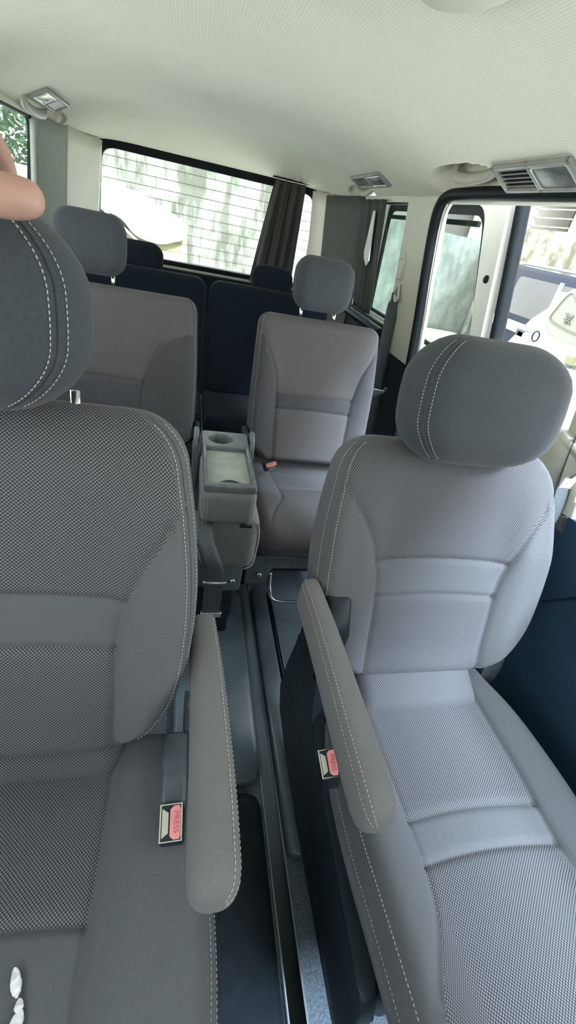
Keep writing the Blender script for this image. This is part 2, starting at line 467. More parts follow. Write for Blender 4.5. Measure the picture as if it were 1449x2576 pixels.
def buckle(parent, loc, rot, name='seatbelt_buckle', w=.028, h=.036, d=.06, side=1):
    """black buckle head with bright rim and red PRESS button; opening faces +Z local"""
    m = Matrix.Translation(Vector(loc)) @ rot
    bm = bmesh.new(); box(bm, -w / 2, w / 2, -h / 2, h / 2, -d, 0, .004, 3)
    b = sharp(obj(name, bm, M['plastic'], parent, True, m))
    bm = bmesh.new()
    pr = [(-.0012, -.001), (.0012, -.001), (.0012, .0014), (-.0012, .0014)]
    W, H = w / 2 - .002, h / 2 - .002
    sweep(bm, [(-W, -H, 0), (W, -H, 0), (W, H, 0), (-W, H, 0)], pr, (0, 0, 1), close=True)
    obj('metal_rim', bm, M['metal'], b, False)
    bm = bmesh.new()
    prism(bm, [(-W * .1, -H * .72), (W * .25, -H * .92), (W * .8, -H * .92), (W * .9, -H * .7), (W * .9, H * .7), (W * .8, H * .92), (W * .25, H * .92), (-W * .1, H * .72)], 'z', -.004, .0022, .0008)
    rb = obj('press_button', bm, M['red'], b, False)
    cu = bpy.data.curves.new('press_lettering', 'FONT'); cu.body = 'PRESS'; cu.size = h * .22; cu.align_x = 'CENTER'; cu.align_y = 'CENTER'; cu.extrude = .0002
    to = bpy.data.objects.new('tmp', cu); C.objects.link(to)
    dg = bpy.context.evaluated_depsgraph_get(); me = bpy.data.meshes.new_from_object(to.evaluated_get(dg))
    bpy.data.objects.remove(to)
    tm = Matrix.Translation((W * .5, 0, .0024)) @ Matrix.Rotation(-PI / 2, 4, 'Z')
    link('press_lettering', me, M['redtext'], rb, False, tm)
    bm = bmesh.new()
    prism(bm, [(-W * .85, -H * .8), (-W * .25, -H * .55), (-W * .25, H * .55), (-W * .85, H * .8)], 'z', -.003, .0006)
    obj('tongue_slot', bm, M['metal'], b, False)
    return b

# ------------------------------------------------------------------ headrests
def headrest(parent, m, W, H, T, mats, seam_side=0, posts=True, post_len=.05, post_x=.07, post_n=-.012, r=.06, corner=.07, bump=.008):
    wf = tabf([(0, W * .90), (H * .35, W * 1.0), (H * .7, W * 1.0), (H, W * .93)])
    cu = Cushion(H, wf, wf, T, r=r, rend=(min(.05, H * .35), min(.06, H * .4)), corner=(corner, corner), seams=None, groove=0,
                 bump=lambda x, t: bump * (1 - (x / W) ** 2) * math.sin(PI * t / H), ncol=16)
    h = cu.build('headrest', mats, lambda g, t: 0, parent, m)
    if seam_side:
        bm = bmesh.new()
        bm.free()
        for th in (.74, 1.02):
            bm = bmesh.new(); dashes(bm, edge_line(cu, seam_side, th, H * .06, H * .95, 70), .0007)
            obj('stitching', bm, M['thread'], h, True)
        bm = bmesh.new()
        tube(bm, edge_line(cu, seam_side, .885, H * .03, H * .97, 70, .0003), .0016, 6)
        obj('piping', bm, mats, h, True)
    if posts:
        for sx in (-1, 1):
            bm = bmesh.new(); cyl(bm, (sx * post_x, .02, post_n), (sx * post_x, -post_len, post_n), .0055, n=16)
            p = obj('headrest_post', bm, M['metal'], h, True)
            bm = bmesh.new(); box(bm, sx * post_x - .017, sx * post_x + .017, -post_len - .003, -post_len + .007, post_n - .013, post_n + .012, .003, 2)
            obj('post_sleeve', bm, M['plastic2'], h, True)
    return h, cu

# ------------------------------------------------------------------ front seats
def front_seat(label, x, yb, zb, ang, L, aisle, hr_fwd, hr_x, cush, row0=.165, kw=1., c_off=-.03, band=.058, vis=.03):
    root = thing('front_seat', label, 'car seat', (x, yb, 0), 'front seats')
    A = aisle                      # +1: aisle on the +x side, -1: aisle on the -x side
    def bump(xx, t):
        k = min(1, max(0, (abs(xx) - .115) / .06)); fade = min(1, max(0, (L * .93 - t) / (L * .35)))
        lum = .016 * math.exp(-((t - L * .30) / .12) ** 2) * (1 - k)
        roll = -.012 * max(0, (t - L * .80) / (L * .2)) ** 1.5
        return .030 * k * k * (3 - 2 * k) * fade + lum * .6 + roll
    wtab = [(a, b * kw) for a, b in [(0, .135), (.03, .165), (.07, .21), (.12, .236), (.2, .247), (.28, .248), (.36, .240), (.43, .228), (L, .222)]]
    wf = tabf(wtab)
    st = tabf([(0, .128), (.10, .128), (.21, .131), (.27, .146), (.33, .172), (.38, .205), (.40, .222), (L, .26)])
    cu = Cushion(L, wf, wf, .085, r=.032, rend=(.035, .050), corner=(.03, .065), seams=(lambda t: -st(t), lambda t: st(t)),
                 rows=(.190, .262), bump=bump, groove=.006, ncol=18, rowcurve=-.012, backT=.055,
                 prof=tabf([(0, .018), (.08, .004), (.25, 0), (.40, -.004), (L, -.012)]))
    mw = frame_mat((0, 0, zb), ang)
    def reg(g, t):
        if g == 'C': return 1 if .190 < t < .262 else 0
        return 1
    back = cu.build('backrest', [M['mesh'], M['fabric']], reg, root, mw)
    bm = bmesh.new()
    bm.free()
    for th in (.52, 1.06):
        bm = bmesh.new(); dashes(bm, edge_line(cu, A, th, .05, L - .012, 160)); obj('stitching', bm, M['thread'], back, True)
    bm = bmesh.new(); tube(bm, edge_line(cu, A, .80, .03, L - .006, 120, .0003), .0018, 6)
    obj('piping', bm, M['fabric'], back, True)
    # lumbar roll between backrest and cushion
    rf = lambda t: .136
    zr = cush[2]; p0 = (c_off - vis + .020, zr - .030); p1 = (.022, zb + .012)
    ry, rz = p1[0] - p0[0], p1[1] - p0[1]; rl = math.hypot(ry, rz)
    cr = Cushion(rl, rf, rf, .092, r=.03, rend=(.036, .036), corner=(.02, .02), groove=0, ncol=10)
    cr.build('lower_backrest_roll', [M['mesh']], lambda g, t: 0, root, frame_mat((0, p0[0] + .006, p0[1]), math.degrees(math.atan2(ry, rz))))
    # headrest
    hm = frame_mat((hr_x, hr_fwd[0], hr_fwd[1]), ang - 4)
    h, hc = headrest(root, hm, hr_fwd[3], hr_fwd[2], .115, [M['head']], A, True, .022, .118, post_n=-.045, r=.055, corner=.075, bump=.014)
    # seat cushion
    W, Wp, z0, Lc = cush
    wc = tabf([(0, W * .86), (.06, W * .90), (.12, W * .98), (.18, W * 1.02), (.29, W * 1.04), (.42, W * 1.01), (Lc, W * .97)])
    sc = tabf([(0, .124), (.1 + vis, .122), (.2 + vis, .119), (.25 + vis, .121), (.29 + vis, .135), (.34 + vis, .165), (.42 + vis, .20)])
    def cb(xx, t):
        k = min(1, max(0, (abs(xx) - .10) / .07))
        return .026 * k * k * (3 - 2 * k) + .006 * math.sin(PI * min(1, t / Lc))
    cc = Cushion(Lc, wc, wc, .10, r=.036, rend=(.03, .06), corner=(.035, .06), seams=(lambda t: -sc(t), lambda t: sc(t)),
                 rows=(row0, row0 + band), bump=cb, groove=.006, ncol=18, rowcurve=.02, backT=.06)
    cm = cushion_mat((0, c_off, z0 - .05), 2)
    cush_o = cc.build('seat_cushion', [M['mesh'], M['fabric']], lambda g, t: (1 if row0 < t < row0 + band else 0) if g == 'C' else 1, root, cm)
    bm = bmesh.new()
    bm.free()
    for th in (.28, .80):
        bm = bmesh.new(); dashes(bm, edge_line(cc, A, th, .10, Lc - .02, 150)); obj('stitching', bm, M['thread'], cush_o, True)
    # side shield (dark plastic, rounded hump at the recliner)
    sx = A * (W + .002)
    def shield(name, side, mt):
        bm = bmesh.new()
        poly = [(.075, .10), (.085, .34), (.075, .405), (.045, .448), (.0, .458), (-.04, .435), (-.065, .385), (-.085, .33), (-.14, .305), (-.40, .275), (-.46, .25), (-.46, .12), (-.40, .10)]
        poly = [(p.x, p.y) for p in smoothpts([(a, b, 0) for a, b in poly], 4, True)]
        prism(bm, poly, 'x', side * (W - .010), side * (W + .018), .007, 3)
        return sharp(obj(name, bm, mt, root, True), 50)
    shield('side_shield', A, M['plastic'])
    # recliner cover between shield and backrest
    bm = bmesh.new(); cyl(bm, (A * (W - .035), .01, .375), (A * (W - .005), .01, .375), .066, .060, 40)
    obj('recliner_cover', bm, M['plastic2'], root, True)
    bm = bmesh.new()
    pr = smoothpts([(-.02, .30, 0), (.06, .30, 0), (.066, .42, 0), (.045, .475, 0), (.015, .485, 0), (-.012, .44, 0), (-.03, .37, 0)], 4, True)
    prism(bm, [(p.x, p.y) for p in pr], 'x', -A * .178, -A * .222, .008, 3)
    rc = sharp(obj('recliner_cover', bm, M['plastic2'], root, True), 50)
    bm = bmesh.new(); pr = smoothpts([(.0, .37, 0), (.03, .38, 0), (.035, .44, 0), (.012, .455, 0), (-.004, .42, 0)], 4, True)
    prism(bm, [(p.x, p.y) for p in pr], 'x', -A * .220, -A * .234, .004, 2)
    obj('recline_lever', bm, M['plastic2'], rc, True)
    # base
    bm = bmesh.new()
    box(bm, -W + .02, W - .02, -.46, .06, .14, .29, .02, 2)
    obj('seat_frame', bm, M['plastic'], root, True)
    for k in (-1, 1):
        bm = bmesh.new(); box(bm, k * (W - .07) - .02, k * (W - .07) + .02, -.42, .06, .0, .15, .006, 2)
        obj('seat_rail', bm, M['plastic'], root, True)
    return root, cu, cc, mw, cm

def armrest(parent, pts, w, hgt, stitch_side, two=True, name='armrest'):
    """padded armrest along centre points (rear->front), rounded box section"""
    bm = bmesh.new()
    P = smoothpts(pts, 10); n = len(P)
    prof = []
    for k in range(28):
        a = 2 * PI * k / 28; c, s = math.cos(a), math.sin(a)
        prof.append((math.copysign(abs(c) ** .55, c), math.copysign(abs(s) ** .62, s)))
    L = sum((P[i + 1] - P[i]).length for i in range(n - 1)); acc = 0; rings = []; lines = [[], []]
    q = []
    for i in range(n): # denser ends
        q.append(i / (n - 1))
    q = sorted(set([.0, .006, .018, .035, .055] + [x for x in q if .06 < x < .93] + [.94, .955, .97, .982, .992, .998, 1.]))
    def at(u):
        f = u * (n - 1); i = min(n - 2, int(f)); return P[i].lerp(P[i + 1], f - i), (P[i + 1] - P[i]).normalized()
    for u in q:
        p, t = at(u); d0 = u * L; d1 = (1 - u) * L; R0, R1 = .018, .040
        g = 1
        if d0 < R0: g = math.sqrt(max(.02, 1 - (1 - d0 / R0) ** 2))
        if d1 < R1: g = math.sqrt(max(.003, 1 - (1 - d1 / R1) ** 2))
        gz = g if d1 < R1 or d0 < R0 else 1
        side = t.cross(Vector((0, 0, 1))).normalized(); up = side.cross(t).normalized(); side_sign = 1 if side.x > 0 else -1
        if d1 < R1: gw = max(.12, (1 - (1 - d1 / R1) ** 2.4) ** .5)
        else: gw = g
        taper = .68 + .32 * min(1, u * 1.3)
        rings.append([bm.verts.new(p + side * a * w / 2 * gw * taper + up * b * hgt / 2 * gz) for a, b in prof])
        for j, ang in enumerate((.50, 1.05)):
            sg = stitch_side * side_sign
            c, s_ = math.cos(ang), math.sin(ang)
            a, b = sg * abs(c) ** .55, abs(s_) ** .62
            lines[j].append(p + side * a * (w / 2 * gw * taper + .0006) + up * b * (hgt / 2 * gz + .0006))
    for i in range(len(rings) - 1):
        a, b = rings[i], rings[i + 1]
        for k in range(28): bm.faces.new((a[k], a[(k + 1) % 28], b[(k + 1) % 28], b[k]))
    bm.faces.new(rings[0][::-1]); bm.faces.new(rings[-1])
    o = obj(name, bm, M['armcloth'], parent, True)
    for l in lines:
        bm = bmesh.new(); dashes(bm, l[1:-2], .0006, .0036, .0018); obj('stitching', bm, M['thread'], o, True)
    return o

# left seat in the picture
XL = -.322
fl, flc, flcc, flm, flcm = front_seat('grey mesh front seat on the left of the aisle, a hand on its headrest', XL, .385, .42, 15, .49, 1,
                             (.092, .893, .195, .146), -.040, (.262, .13, .38, .55), .227, .935, .013, .10, .068)
a = armrest(fl, [(.245, .085, .560), (.251, -.02, .556), (.254, -.14, .550), (.254, -.262, .545)], .055, .068, 1)
buckle(fl, (.211, -.145, .445), Matrix.Rotation(math.radians(12), 4, 'X') @ Matrix.Rotation(math.radians(-6), 4, 'Y'), d=.07, w=.031, h=.044)
bm = bmesh.new(); box(bm, .195, .232, -.12, -.02, .30, .44, .008, 3)
obj('belt_stalk_cover', bm, M['plastic2'], fl, True)

XR = .372
fr, frc, frcc, frm, frcm = front_seat('grey mesh front seat on the right of the aisle, by the open side door', XR, .515, .372, 18, .478, -1,
                             (.100, .808, .210, .150), .003, (.206, .13, .355, .63), .285, 1., .005, .058, .127)
armrest(fr, [(-.258, .03, .560), (-.252, -.08, .556), (-.244, -.20, .540), (-.236, -.340, .522)], .048, .078, -1)
bm = bmesh.new()
prism(bm, [(-.05, .40), (-.0, .40), (.03, .50), (.03, .575), (-.02, .585), (-.055, .53)], 'x', -.232, -.188, .008, 2)
obj('armrest_bracket', bm, M['plastic'], fr, True)
buckle(fr, (-.252, -.222, .445), Matrix.Rotation(math.radians(10), 4, 'X') @ Matrix.Rotation(math.radians(-14), 4, 'Y'), d=.07, w=.030, h=.042)

# ------------------------------------------------------------------ second row
def middle_seat(label, x, yb, zb, ang, W, side, st, rw, hx, group='second-row seats'):
    """side: +1 aisle on +x, -1 aisle on -x"""
    root = thing('middle_row_seat', label, 'car seat', (x, yb, 0), group)
    L = .455
    wf = tabf([(0, W * .80), (.025, W * .83), (.05, W * .99), (.10, W * 1.), (.25, W * 1.), (L, W * .97)])
    def bump(xx, t):
        k = min(1, max(0, (abs(xx) - W * .55) / (W * .28))); fade = min(1, max(0, (L * .93 - t) / (L * .35)))
        return .018 * k * k * (3 - 2 * k) * fade + .008 * math.exp(-((t - .12) / .09) ** 2) * (1 - k)
    cu = Cushion(L, wf, wf, .08, r=.024, rend=(.02, .028), corner=(.03, .035), seams=(lambda t: -st(t), lambda t: st(t)),
                 rows=rw, bump=bump, groove=.005, ncol=14, rowcurve=-.006, backT=.05,
                 prof=tabf([(0, .012), (.1, .0), (.3, .0), (L, -.008)]))
    mw = frame_mat((0, 0, zb), ang)
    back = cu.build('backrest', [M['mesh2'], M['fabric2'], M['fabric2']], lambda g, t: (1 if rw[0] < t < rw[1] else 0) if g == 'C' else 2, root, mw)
    bm = bmesh.new(); dashes(bm, edge_line(cu, side, .9, .04, L - .01, 110), .0007)
    obj('stitching', bm, M['thread'], back, True)
    hm = frame_mat((hx, .128, zb + L * math.cos(math.radians(ang)) + .019), ang - 5)
    headrest(root, hm, .093, .150, .095, [M['head']], 0, True, .036, .055, post_n=-.012, r=.030, corner=.040, bump=.006)
    rf = lambda t: W * .93
    cr = Cushion(.085, rf, rf, .07, r=.03, rend=(.034, .034), corner=(.02, .02), groove=0, ncol=8)
    cr.build('lower_backrest_roll', [M['fabric2']], lambda g, t: 0, root, frame_mat((0, .006, zb - .070), 20))
    Lc = .43
    wc = tabf([(0, W * .9), (.1, W), (.3, W * 1.0), (Lc, W * .97)])
    sc = tabf([(0, W * .60), (.14, W * .56), (.24, W * .5), (.30, W * .62), (Lc, W * .86)])
    cc = Cushion(Lc, wc, wc, .12, r=.04, rend=(.03, .075), corner=(.03, .05), seams=(lambda t: -sc(t), lambda t: sc(t)),
                 rows=(.085, .19), bump=lambda xx, t: .014 * min(1, max(0, (abs(xx) - W * .5) / .06)), groove=.004, ncol=12, backT=.06)
    cm = cushion_mat((0, .040, zb - .088), 1)
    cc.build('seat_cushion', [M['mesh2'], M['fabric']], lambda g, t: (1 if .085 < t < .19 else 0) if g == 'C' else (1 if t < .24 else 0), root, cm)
    # base: front valance with bolts and legs
    bm = bmesh.new()
    pl = [(-W, .285), (W, .285), (W, .172), (W - .065, .172), (W - .075, .245), (-W + .075, .245), (-W + .065, .172), (-W, .172)]
    prism(bm, pl, 'y', -.345, -.320, .005, 2)
    fv = sharp(obj('front_valance', bm, M['trayplastic'], root, True), 50)
    for k in (-1, 1):
        bm = bmesh.new(); cyl(bm, (k * (W - .040), -.345, .215), (k * (W - .040), -.353, .215), .010, .008, 20)
        obj('bolt', bm, M['metal'], fv, True)
    bm = bmesh.new(); box(bm, -W + .01, W - .01, -.32, .06, .20, .30, .01, 2)
    obj('seat_frame', bm, M['plastic'], root, True)
    for k in (-1, 1):
        bm = bmesh.new(); box(bm, k * (W - .035) - .02, k * (W - .035) + .02, -.18, .05, .0, .21, .008, 2)
        obj('seat_leg', bm, M['plastic'], root, True)
    bm = bmesh.new()
    tube(bm, smoothpts([(-W + .08, -.33, .21), (-W + .082, -.350, .16), (-W + .105, -.36, .115), (0, -.362, .11), (W - .105, -.36, .115), (W - .082, -.350, .16), (W - .08, -.33, .21)], 6), .006, 10)
    obj('slide_bar', bm, M['metal'], root, True)
    # hinge cover at the aisle side
    bm = bmesh.new(); cyl(bm, (side * (W + .002), .0, .50), (side * (W + .018), .0, .50), .042, .036, 32)
    obj('hinge_cover', bm, M['plastic'], root, True)
    return root, cu, cc

mr, _, _ = middle_seat('grey second-row seat right of the cup-holder seat, red buckle on it', .288, 1.30, .433, 15, .205, -1, tabf([(0, .118), (.15, .124), (.22, .128), (.30, .145), (.36, .174), (.40, .193), (.455, .21)]), (.175, .222), -.012)
buckle(mr, (-.135, -.135, .475), Matrix.Rotation(math.radians(62), 4, 'X') @ Matrix.Rotation(math.radians(20), 4, 'Z') @ Matrix.Rotation(PI / 2, 4, 'Z'), d=.06, w=.028, h=.038)
ml, _, _ = middle_seat('grey second-row seat behind the left front seat, left of the cup-holder seat', -.387, 1.30, .433, 15, .300, 1, tabf([(0, .135), (.15, .138), (.22, .150), (.28, .172), (.33, .205), (.352, .24), (.372, .30), (.455, .31)]), (.12, .21), .0)

# centre seat folded down as a table with a cup holder
cs = thing('folded_centre_seat', 'narrow centre seat folded down, its back a tray with cup holder', 'car seat', (-.010, 1.0, 0))
bm = bmesh.new(); box(bm, -.064, .064, -.185, .022, .500, .588, .018, 4)
fb = obj('folded_backrest', bm, M['consolecloth'], cs, True)
bm = bmesh.new()
for sx in (-1, 1):
    for ox, oy in ((.050, -.187), (.057, -.185)):
        bm = bmesh.new(); dashes(bm, [(sx * ox, oy, .502 + .08 * k / 12) for k in range(13)], .0006); obj('stitching', bm, M['thread'], fb, True)
# tray: plate with recess and round cup hole
def tray_mesh():
    bm = bmesh.new()
    z1, z0 = .604, .584
    outer = [(-.060, -.172), (.060, -.172), (.060, .105), (-.060, .105)]
    # rim boxes around recess and cup hole
    box(bm, -.060, .060, -.178, -.160, z0, z1, .004, 2)
    box(bm, -.060, -.050, -.165, .020, z0, z1, .003, 2)
    box(bm, .050, .060, -.165, .020, z0, z1, .003, 2)
    box(bm, -.060, .060, .014, .026, z0, z1, .003, 2)
    # plate with round hole
    N = 48; R = .033; cx, cy = -.012, .062; top = []; 
    inner = [(cx + R * math.cos(2 * PI * k / N), cy + R * .92 * math.sin(2 * PI * k / N)) for k in range(N)]
    def sq(k):
        a = 2 * PI * k / N; c, s = math.cos(a), math.sin(a)
        tx = (.060 - cx) / c if c > 1e-6 else ((-.060 - cx) / c if c < -1e-6 else 1e9)
        ty = (.105 - cy) / s if s > 1e-6 else ((.020 - cy) / s if s < -1e-6 else 1e9)
        t = min(tx, ty); return (cx + c * t, cy + s * t)
    rings = []
    for pts, z in (([sq(k) for k in range(N)], .502), ([sq(k) for k in range(N)], z1 - .001), (inner, z1 - .001),
                   ([(cx + (x - cx) * .95, cy + (y - cy) * .95) for x, y in inner], z1 - .004), ([(cx + (x - cx) * .9, cy + (y - cy) * .9) for x, y in inner], z1 - .05)):
        rings.append([bm.verts.new((x, y, z)) for x, y in pts])
    for a, b in zip(rings, rings[1:]):
        for k in range(N): bm.faces.new((a[k], a[(k + 1) % N], b[(k + 1) % N], b[k]))
    bm.faces.new(rings[-1])
    return bm
tr = sharp(obj('tray', tray_mesh(), M['trayplastic'], cs, True), 45)
bm = bmesh.new(); box(bm, -.050, .050, -.162, .016, .586, .5905, .001, 1); obj('tray_mat', bm, M['tray'], tr, False)
bm = bmesh.new()
arc = [(-.030 + .060 * k / 16, -.1605 + .016 * math.sin(PI * k / 16)) for k in range(17)]
prism(bm, arc + [(.030, -.1635), (-.030, -.1635)], 'z', .588, .600, .0); obj('pull_lip', bm, M['plastic'], tr, False)
bm = bmesh.new()
pr = smoothpts([(-.13, .40, 0), (-.155, .34, 0), (-.165, .42, 0), (-.168, .49, 0), (.05, .50, 0), (.05, .36, 0), (-.08, .36, 0)], 5, True)
box(bm, -.058, .088, -.165, .07, .335, .502, .030, 5)
lc = obj('seat_cushion', bm, M['consolecloth'], cs, True)
bm = bmesh.new(); tube(bm, smoothpts([(.080, -.158, .49), (.0885, -.150, .45), (.0885, -.148, .39), (.082, -.155, .352), (.062, -.158, .338)], 8), .0022, 6); obj('piping', bm, M['thread'], lc, True)
bm = bmesh.new(); box(bm, .030, .060, -.190, -.183, .497, .503, .001, 1); obj('release_strap', bm, M['plastic'], cs, False)
bm = bmesh.new(); box(bm, .036, .050, -.162, -.155, .445, .498, .002, 2); obj('strap_loop', bm, M['plastic2'], cs, False)
bm = bmesh.new()
prism(bm, [(-.060, .37), (.066, .37), (.066, .235), (.060, .228), (-.01, .228), (-.060, .25)], 'y', -.130, -.112, .004, 2)
fp = sharp(obj('front_panel', bm, M['trayplastic'], cs, True), 50)
bm = bmesh.new(); cyl(bm, (.040, -.130, .268), (.040, -.137, .268), .010, .008, 20); obj('bolt', bm, M['metal'], fp, True)
bm = bmesh.new(); box(bm, -.055, .055, -.112, .08, .10, .38, .01, 2); box(bm, -.02, .05, -.10, .08, 0, .11, .006, 2); obj('seat_frame', bm, M['plastic'], cs, True)
for k in (-1, 1):
    bm = bmesh.new(); pr = smoothpts([(.055, .44, 0), (.12, .44, 0), (.135, .53, 0), (.115, .60, 0), (.085, .615, 0), (.06, .57, 0)], 5, True)
    prism(bm, [(p.x, p.y) for p in pr], 'x', k * .068, k * .082, .005, 3); obj('hinge_arm', bm, M['trayplastic'], cs, True)

# loose lap belt hanging in front of the centre seat
lb = thing('lap_belt', 'dark lap belt hanging down in front of the cup-holder seat, metal tongue at its end', 'seat belt', (-.038, .842, .285))
bm = bmesh.new()
pts = smoothpts([(-.022, .03, .215), (-.024, -.045, .205), (-.008, -.060, .15), (.010, -.062, .09), (.010, -.060, .03), (.010, -.060, -.045)], 8)
rings = []
for i, p in enumerate(pts):
    u = i / (len(pts) - 1); tw = .7 * math.exp(-((u - .30) / .18) ** 2)
    d = Vector((math.cos(tw), math.sin(tw), 0)) * .023
    rings.append([bm.verts.new(p + d * (2 * j / 4 - 1)) for j in range(5)])
for a, b in zip(rings, rings[1:]):
    for j in range(4): bm.faces.new((a[j], a[j + 1], b[j + 1], b[j]))
wb = obj('webbing', bm, M['webbing'], lb, True)
md = wb.modifiers.new('t', 'SOLIDIFY'); md.thickness = .0018
bm = bmesh.new(); box(bm, -.018, .040, -.066, -.056, .058, .066, .002, 2); obj('belt_slider', bm, M['metal'], lb, True)
bm = bmesh.new(); box(bm, -.016, .038, -.066, -.054, -.060, -.044, .002, 2); box(bm, .002, .022, -.062, -.058, -.098, -.078, .001, 1)
box(bm, .002, .007, -.062, -.058, -.080, -.058, .001, 1); box(bm, .019, .024, -.062, -.058, -.080, -.058, .001, 1)
obj('belt_tongue', bm, M['metal'], lb, False)

# ------------------------------------------------------------------ third row
def rear_seat(label, x, W, hx):
    root = thing('rear_row_seat', label, 'car seat', (x, 2.12, 0), 'third-row seats')
    wf = lambda t: W
    cu = Cushion(.50, wf, wf, .08, r=.03, rend=(.02, .035), corner=(.03, .05), groove=0, ncol=8, bump=lambda a, t: .006)
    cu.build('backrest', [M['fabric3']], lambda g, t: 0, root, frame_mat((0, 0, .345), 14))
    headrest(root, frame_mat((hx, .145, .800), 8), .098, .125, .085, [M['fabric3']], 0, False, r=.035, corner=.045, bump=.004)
    wc = lambda t: W
    wc = lambda t: W + .007
    cc = Cushion(.42, wc, wc, .12, r=.03, rend=(.02, .05), corner=(.02, .04), groove=0, ncol=8)
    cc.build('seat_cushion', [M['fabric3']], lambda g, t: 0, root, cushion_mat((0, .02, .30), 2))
    bm = bmesh.new(); box(bm, -W + .03, W - .03, -.36, .05, 0, .25, .01, 1); obj('seat_frame', bm, M['plastic'], root, True)
    return root
rear_seat('dark third-row seat, right half, its headrest in front of the curtain', .252, .285, .0)
rear_seat('dark third-row seat, left half, seen behind the left second-row headrest', -.335, .285, -.005)

# ------------------------------------------------------------------ body shell
def xw(z, side):
    """interior face of the side at height z"""
    if z > .8: v = .68 - .055 * (z - .8) / .47
    else: v = .68 + .01 * (.8 - z)
    return v if side > 0 else -(v + .045)
DENTS = [(.592, 1.38, .052, .19), (.622, 2.34, .045, .17), (-.672, 2.34, .045, .17)]
def zc(x, y, dent=True):
    a = min(abs(x + .022) / .668, 1.05); z = 1.37 - .125 * a ** 4
    if y > 2.55:
        k = min(1, (y - 2.55) / .45) ** 1.6; z = z * (1 - k) + (1.287 - .045 * min(1.02, a) ** 10) * k
    if y < -.1: z -= .10 * ((-.1 - y) / .5) ** 2
    if dent:
        for cx, cy, rx, ry in DENTS:
            d = ((x - cx) / rx) ** 2 + ((y - cy) / ry) ** 2
            if d < 1.15: k = max(0, min(1, (1.15 - d) / 1.05)); z += .080 * k * k * (3 - 2 * k)
    return z
bm = bmesh.new(); nx, ny = 190, 520
g = [[bm.verts.new((x := -.700 + 1.352 * i / nx, y := -.72 + 3.72 * j / ny, zc(x, y))) for i in range(nx + 1)] for j in range(ny + 1)]  # unseen front edge stretched forward to keep sun off the left cushion
for j in range(ny):
    for i in range(nx): bm.faces.new((g[j][i], g[j][i + 1], g[j + 1][i + 1], g[j + 1][i]))
ce = struct(obj('ceiling', bm, M['ceiling'])); md = ce.modifiers.new('t', 'SOLIDIFY'); md.thickness = .06; md.offset = 1

def side_panel(name, poly, side, m, th=.035, bev=.006, inset=0., smooth=True):
    bm = bmesh.new()
    A = [bm.verts.new((xw(z, side) + side * inset, y, z)) for y, z in poly]; B = [bm.verts.new((xw(z, side) + side * (th + inset), y, z)) for y, z in poly]
    n = len(poly); f0 = bm.faces.new(A); f1 = bm.faces.new(B[::-1])
    for i in range(n): bm.faces.new((A[i], B[i], B[(i + 1) % n], A[(i + 1) % n]))
    if bev: bmesh.ops.bevel(bm, geom=list(f0.edges), offset=bev, segments=3, profile=.5, affect='EDGES')
    bmesh.ops.triangulate(bm, faces=[f for f in bm.faces if len(f.verts) > 4])
    o = obj(name, bm, m, None, True); return sharp(struct(o), 35)
def rounded(poly, r, seg=5):
    """round polygon corners"""
    out = []; n = len(poly)
    for i in range(n):
        p, a, b = Vector(poly[i]), Vector(poly[i - 1]), Vector(poly[(i + 1) % n]); rr = r[i] if isinstance(r, (list, tuple)) else r
        if rr <= 0: out.append(tuple(p)); continue
        da, db = (a - p).normalized(), (b - p).normalized(); rr = min(rr, (a - p).length * .48, (b - p).length * .48)
        s, e = p + da * rr, p + db * rr
        for k in range(seg + 1):
            t = k / seg; out.append(tuple((1 - t) ** 2 * s + 2 * t * (1 - t) * p + t * t * e))
    return out
def ring_panel(name, outer, inner, axisfn, m, th, parent=None, bev=0):
    """panel with a hole. outer/inner same vertex count loops of 2-D; axisfn(p, depth)->3D"""
    bm = bmesh.new(); n = len(outer)
    R = [[bm.verts.new(axisfn(p, d)) for p in l] for l, d in ((outer, 0), (inner, 0), (inner, th), (outer, th))]
    for a in range(4):
        b = (a + 1) % 4
        for k in range(n): bm.faces.new((R[a][k], R[a][(k + 1) % n], R[b][(k + 1) % n], R[b][k]))
    return sharp(obj(name, bm, m, parent, True), 35)

# -- right side
side_panel('trim_1', [(1.575, 1.262), (1.825, 1.262), (1.80, 1.19), (1.80, .80), (1.78, .74), (1.50, .74), (1.53, .86), (1.56, 1.06)], 1, M['pillar'], .04, .008)     # centre pillar
side_panel('trim_2', [(1.82, 1.262), (2.32, 1.262), (2.30, 1.243), (1.81, 1.243)], 1, M['pillar'], .04, .002)
low = [(1.50, .74), (1.80, .74), (1.80, .80), (2.34, .80), (2.34, .0), (1.36, .0), (1.40, .35), (1.45, .56)]
side_panel('wall_right', low, 1, M['plastic'], .045, .012)
# D pillar: side to rear, curved in plan
def corner_panel(name, side, pts, z0, z1, m, y_edge=None):
    bm = bmesh.new(); P = smoothpts([(a, b, 0) for a, b in pts], 5); rows = []
    for j in range(13):
        z = z0 + (z1 - z0) * j / 12; k = 1 - .055 * max(0, (z - .8)) / .47 / .68
        rows.append([bm.verts.new((side * (p.x * k) + (-.045 if side < 0 else 0), p.y + (-.04 * (z - .8) * max(0, 1 - (p.y - 2.3) / .5)), z)) for p in P])
    for a, b in zip(rows, rows[1:]):
        for k in range(len(a) - 1): bm.faces.new((a[k], a[k + 1], b[k + 1], b[k]))
    o = struct(obj(name, bm, m)); md = o.modifiers.new('t', 'SOLIDIFY'); md.thickness = .02; md.offset = 0
    return o
corner_panel('trim_3', 1, [(.685, 2.34), (.680, 2.55), (.668, 2.75), (.648, 2.88)], .55, 1.262, M['dpillar_shaded'])
corner_panel('trim_20', 1, [(.650, 2.875), (.630, 2.94), (.605, 2.975), (.585, 2.995)], .55, 1.272, M['pillar'])
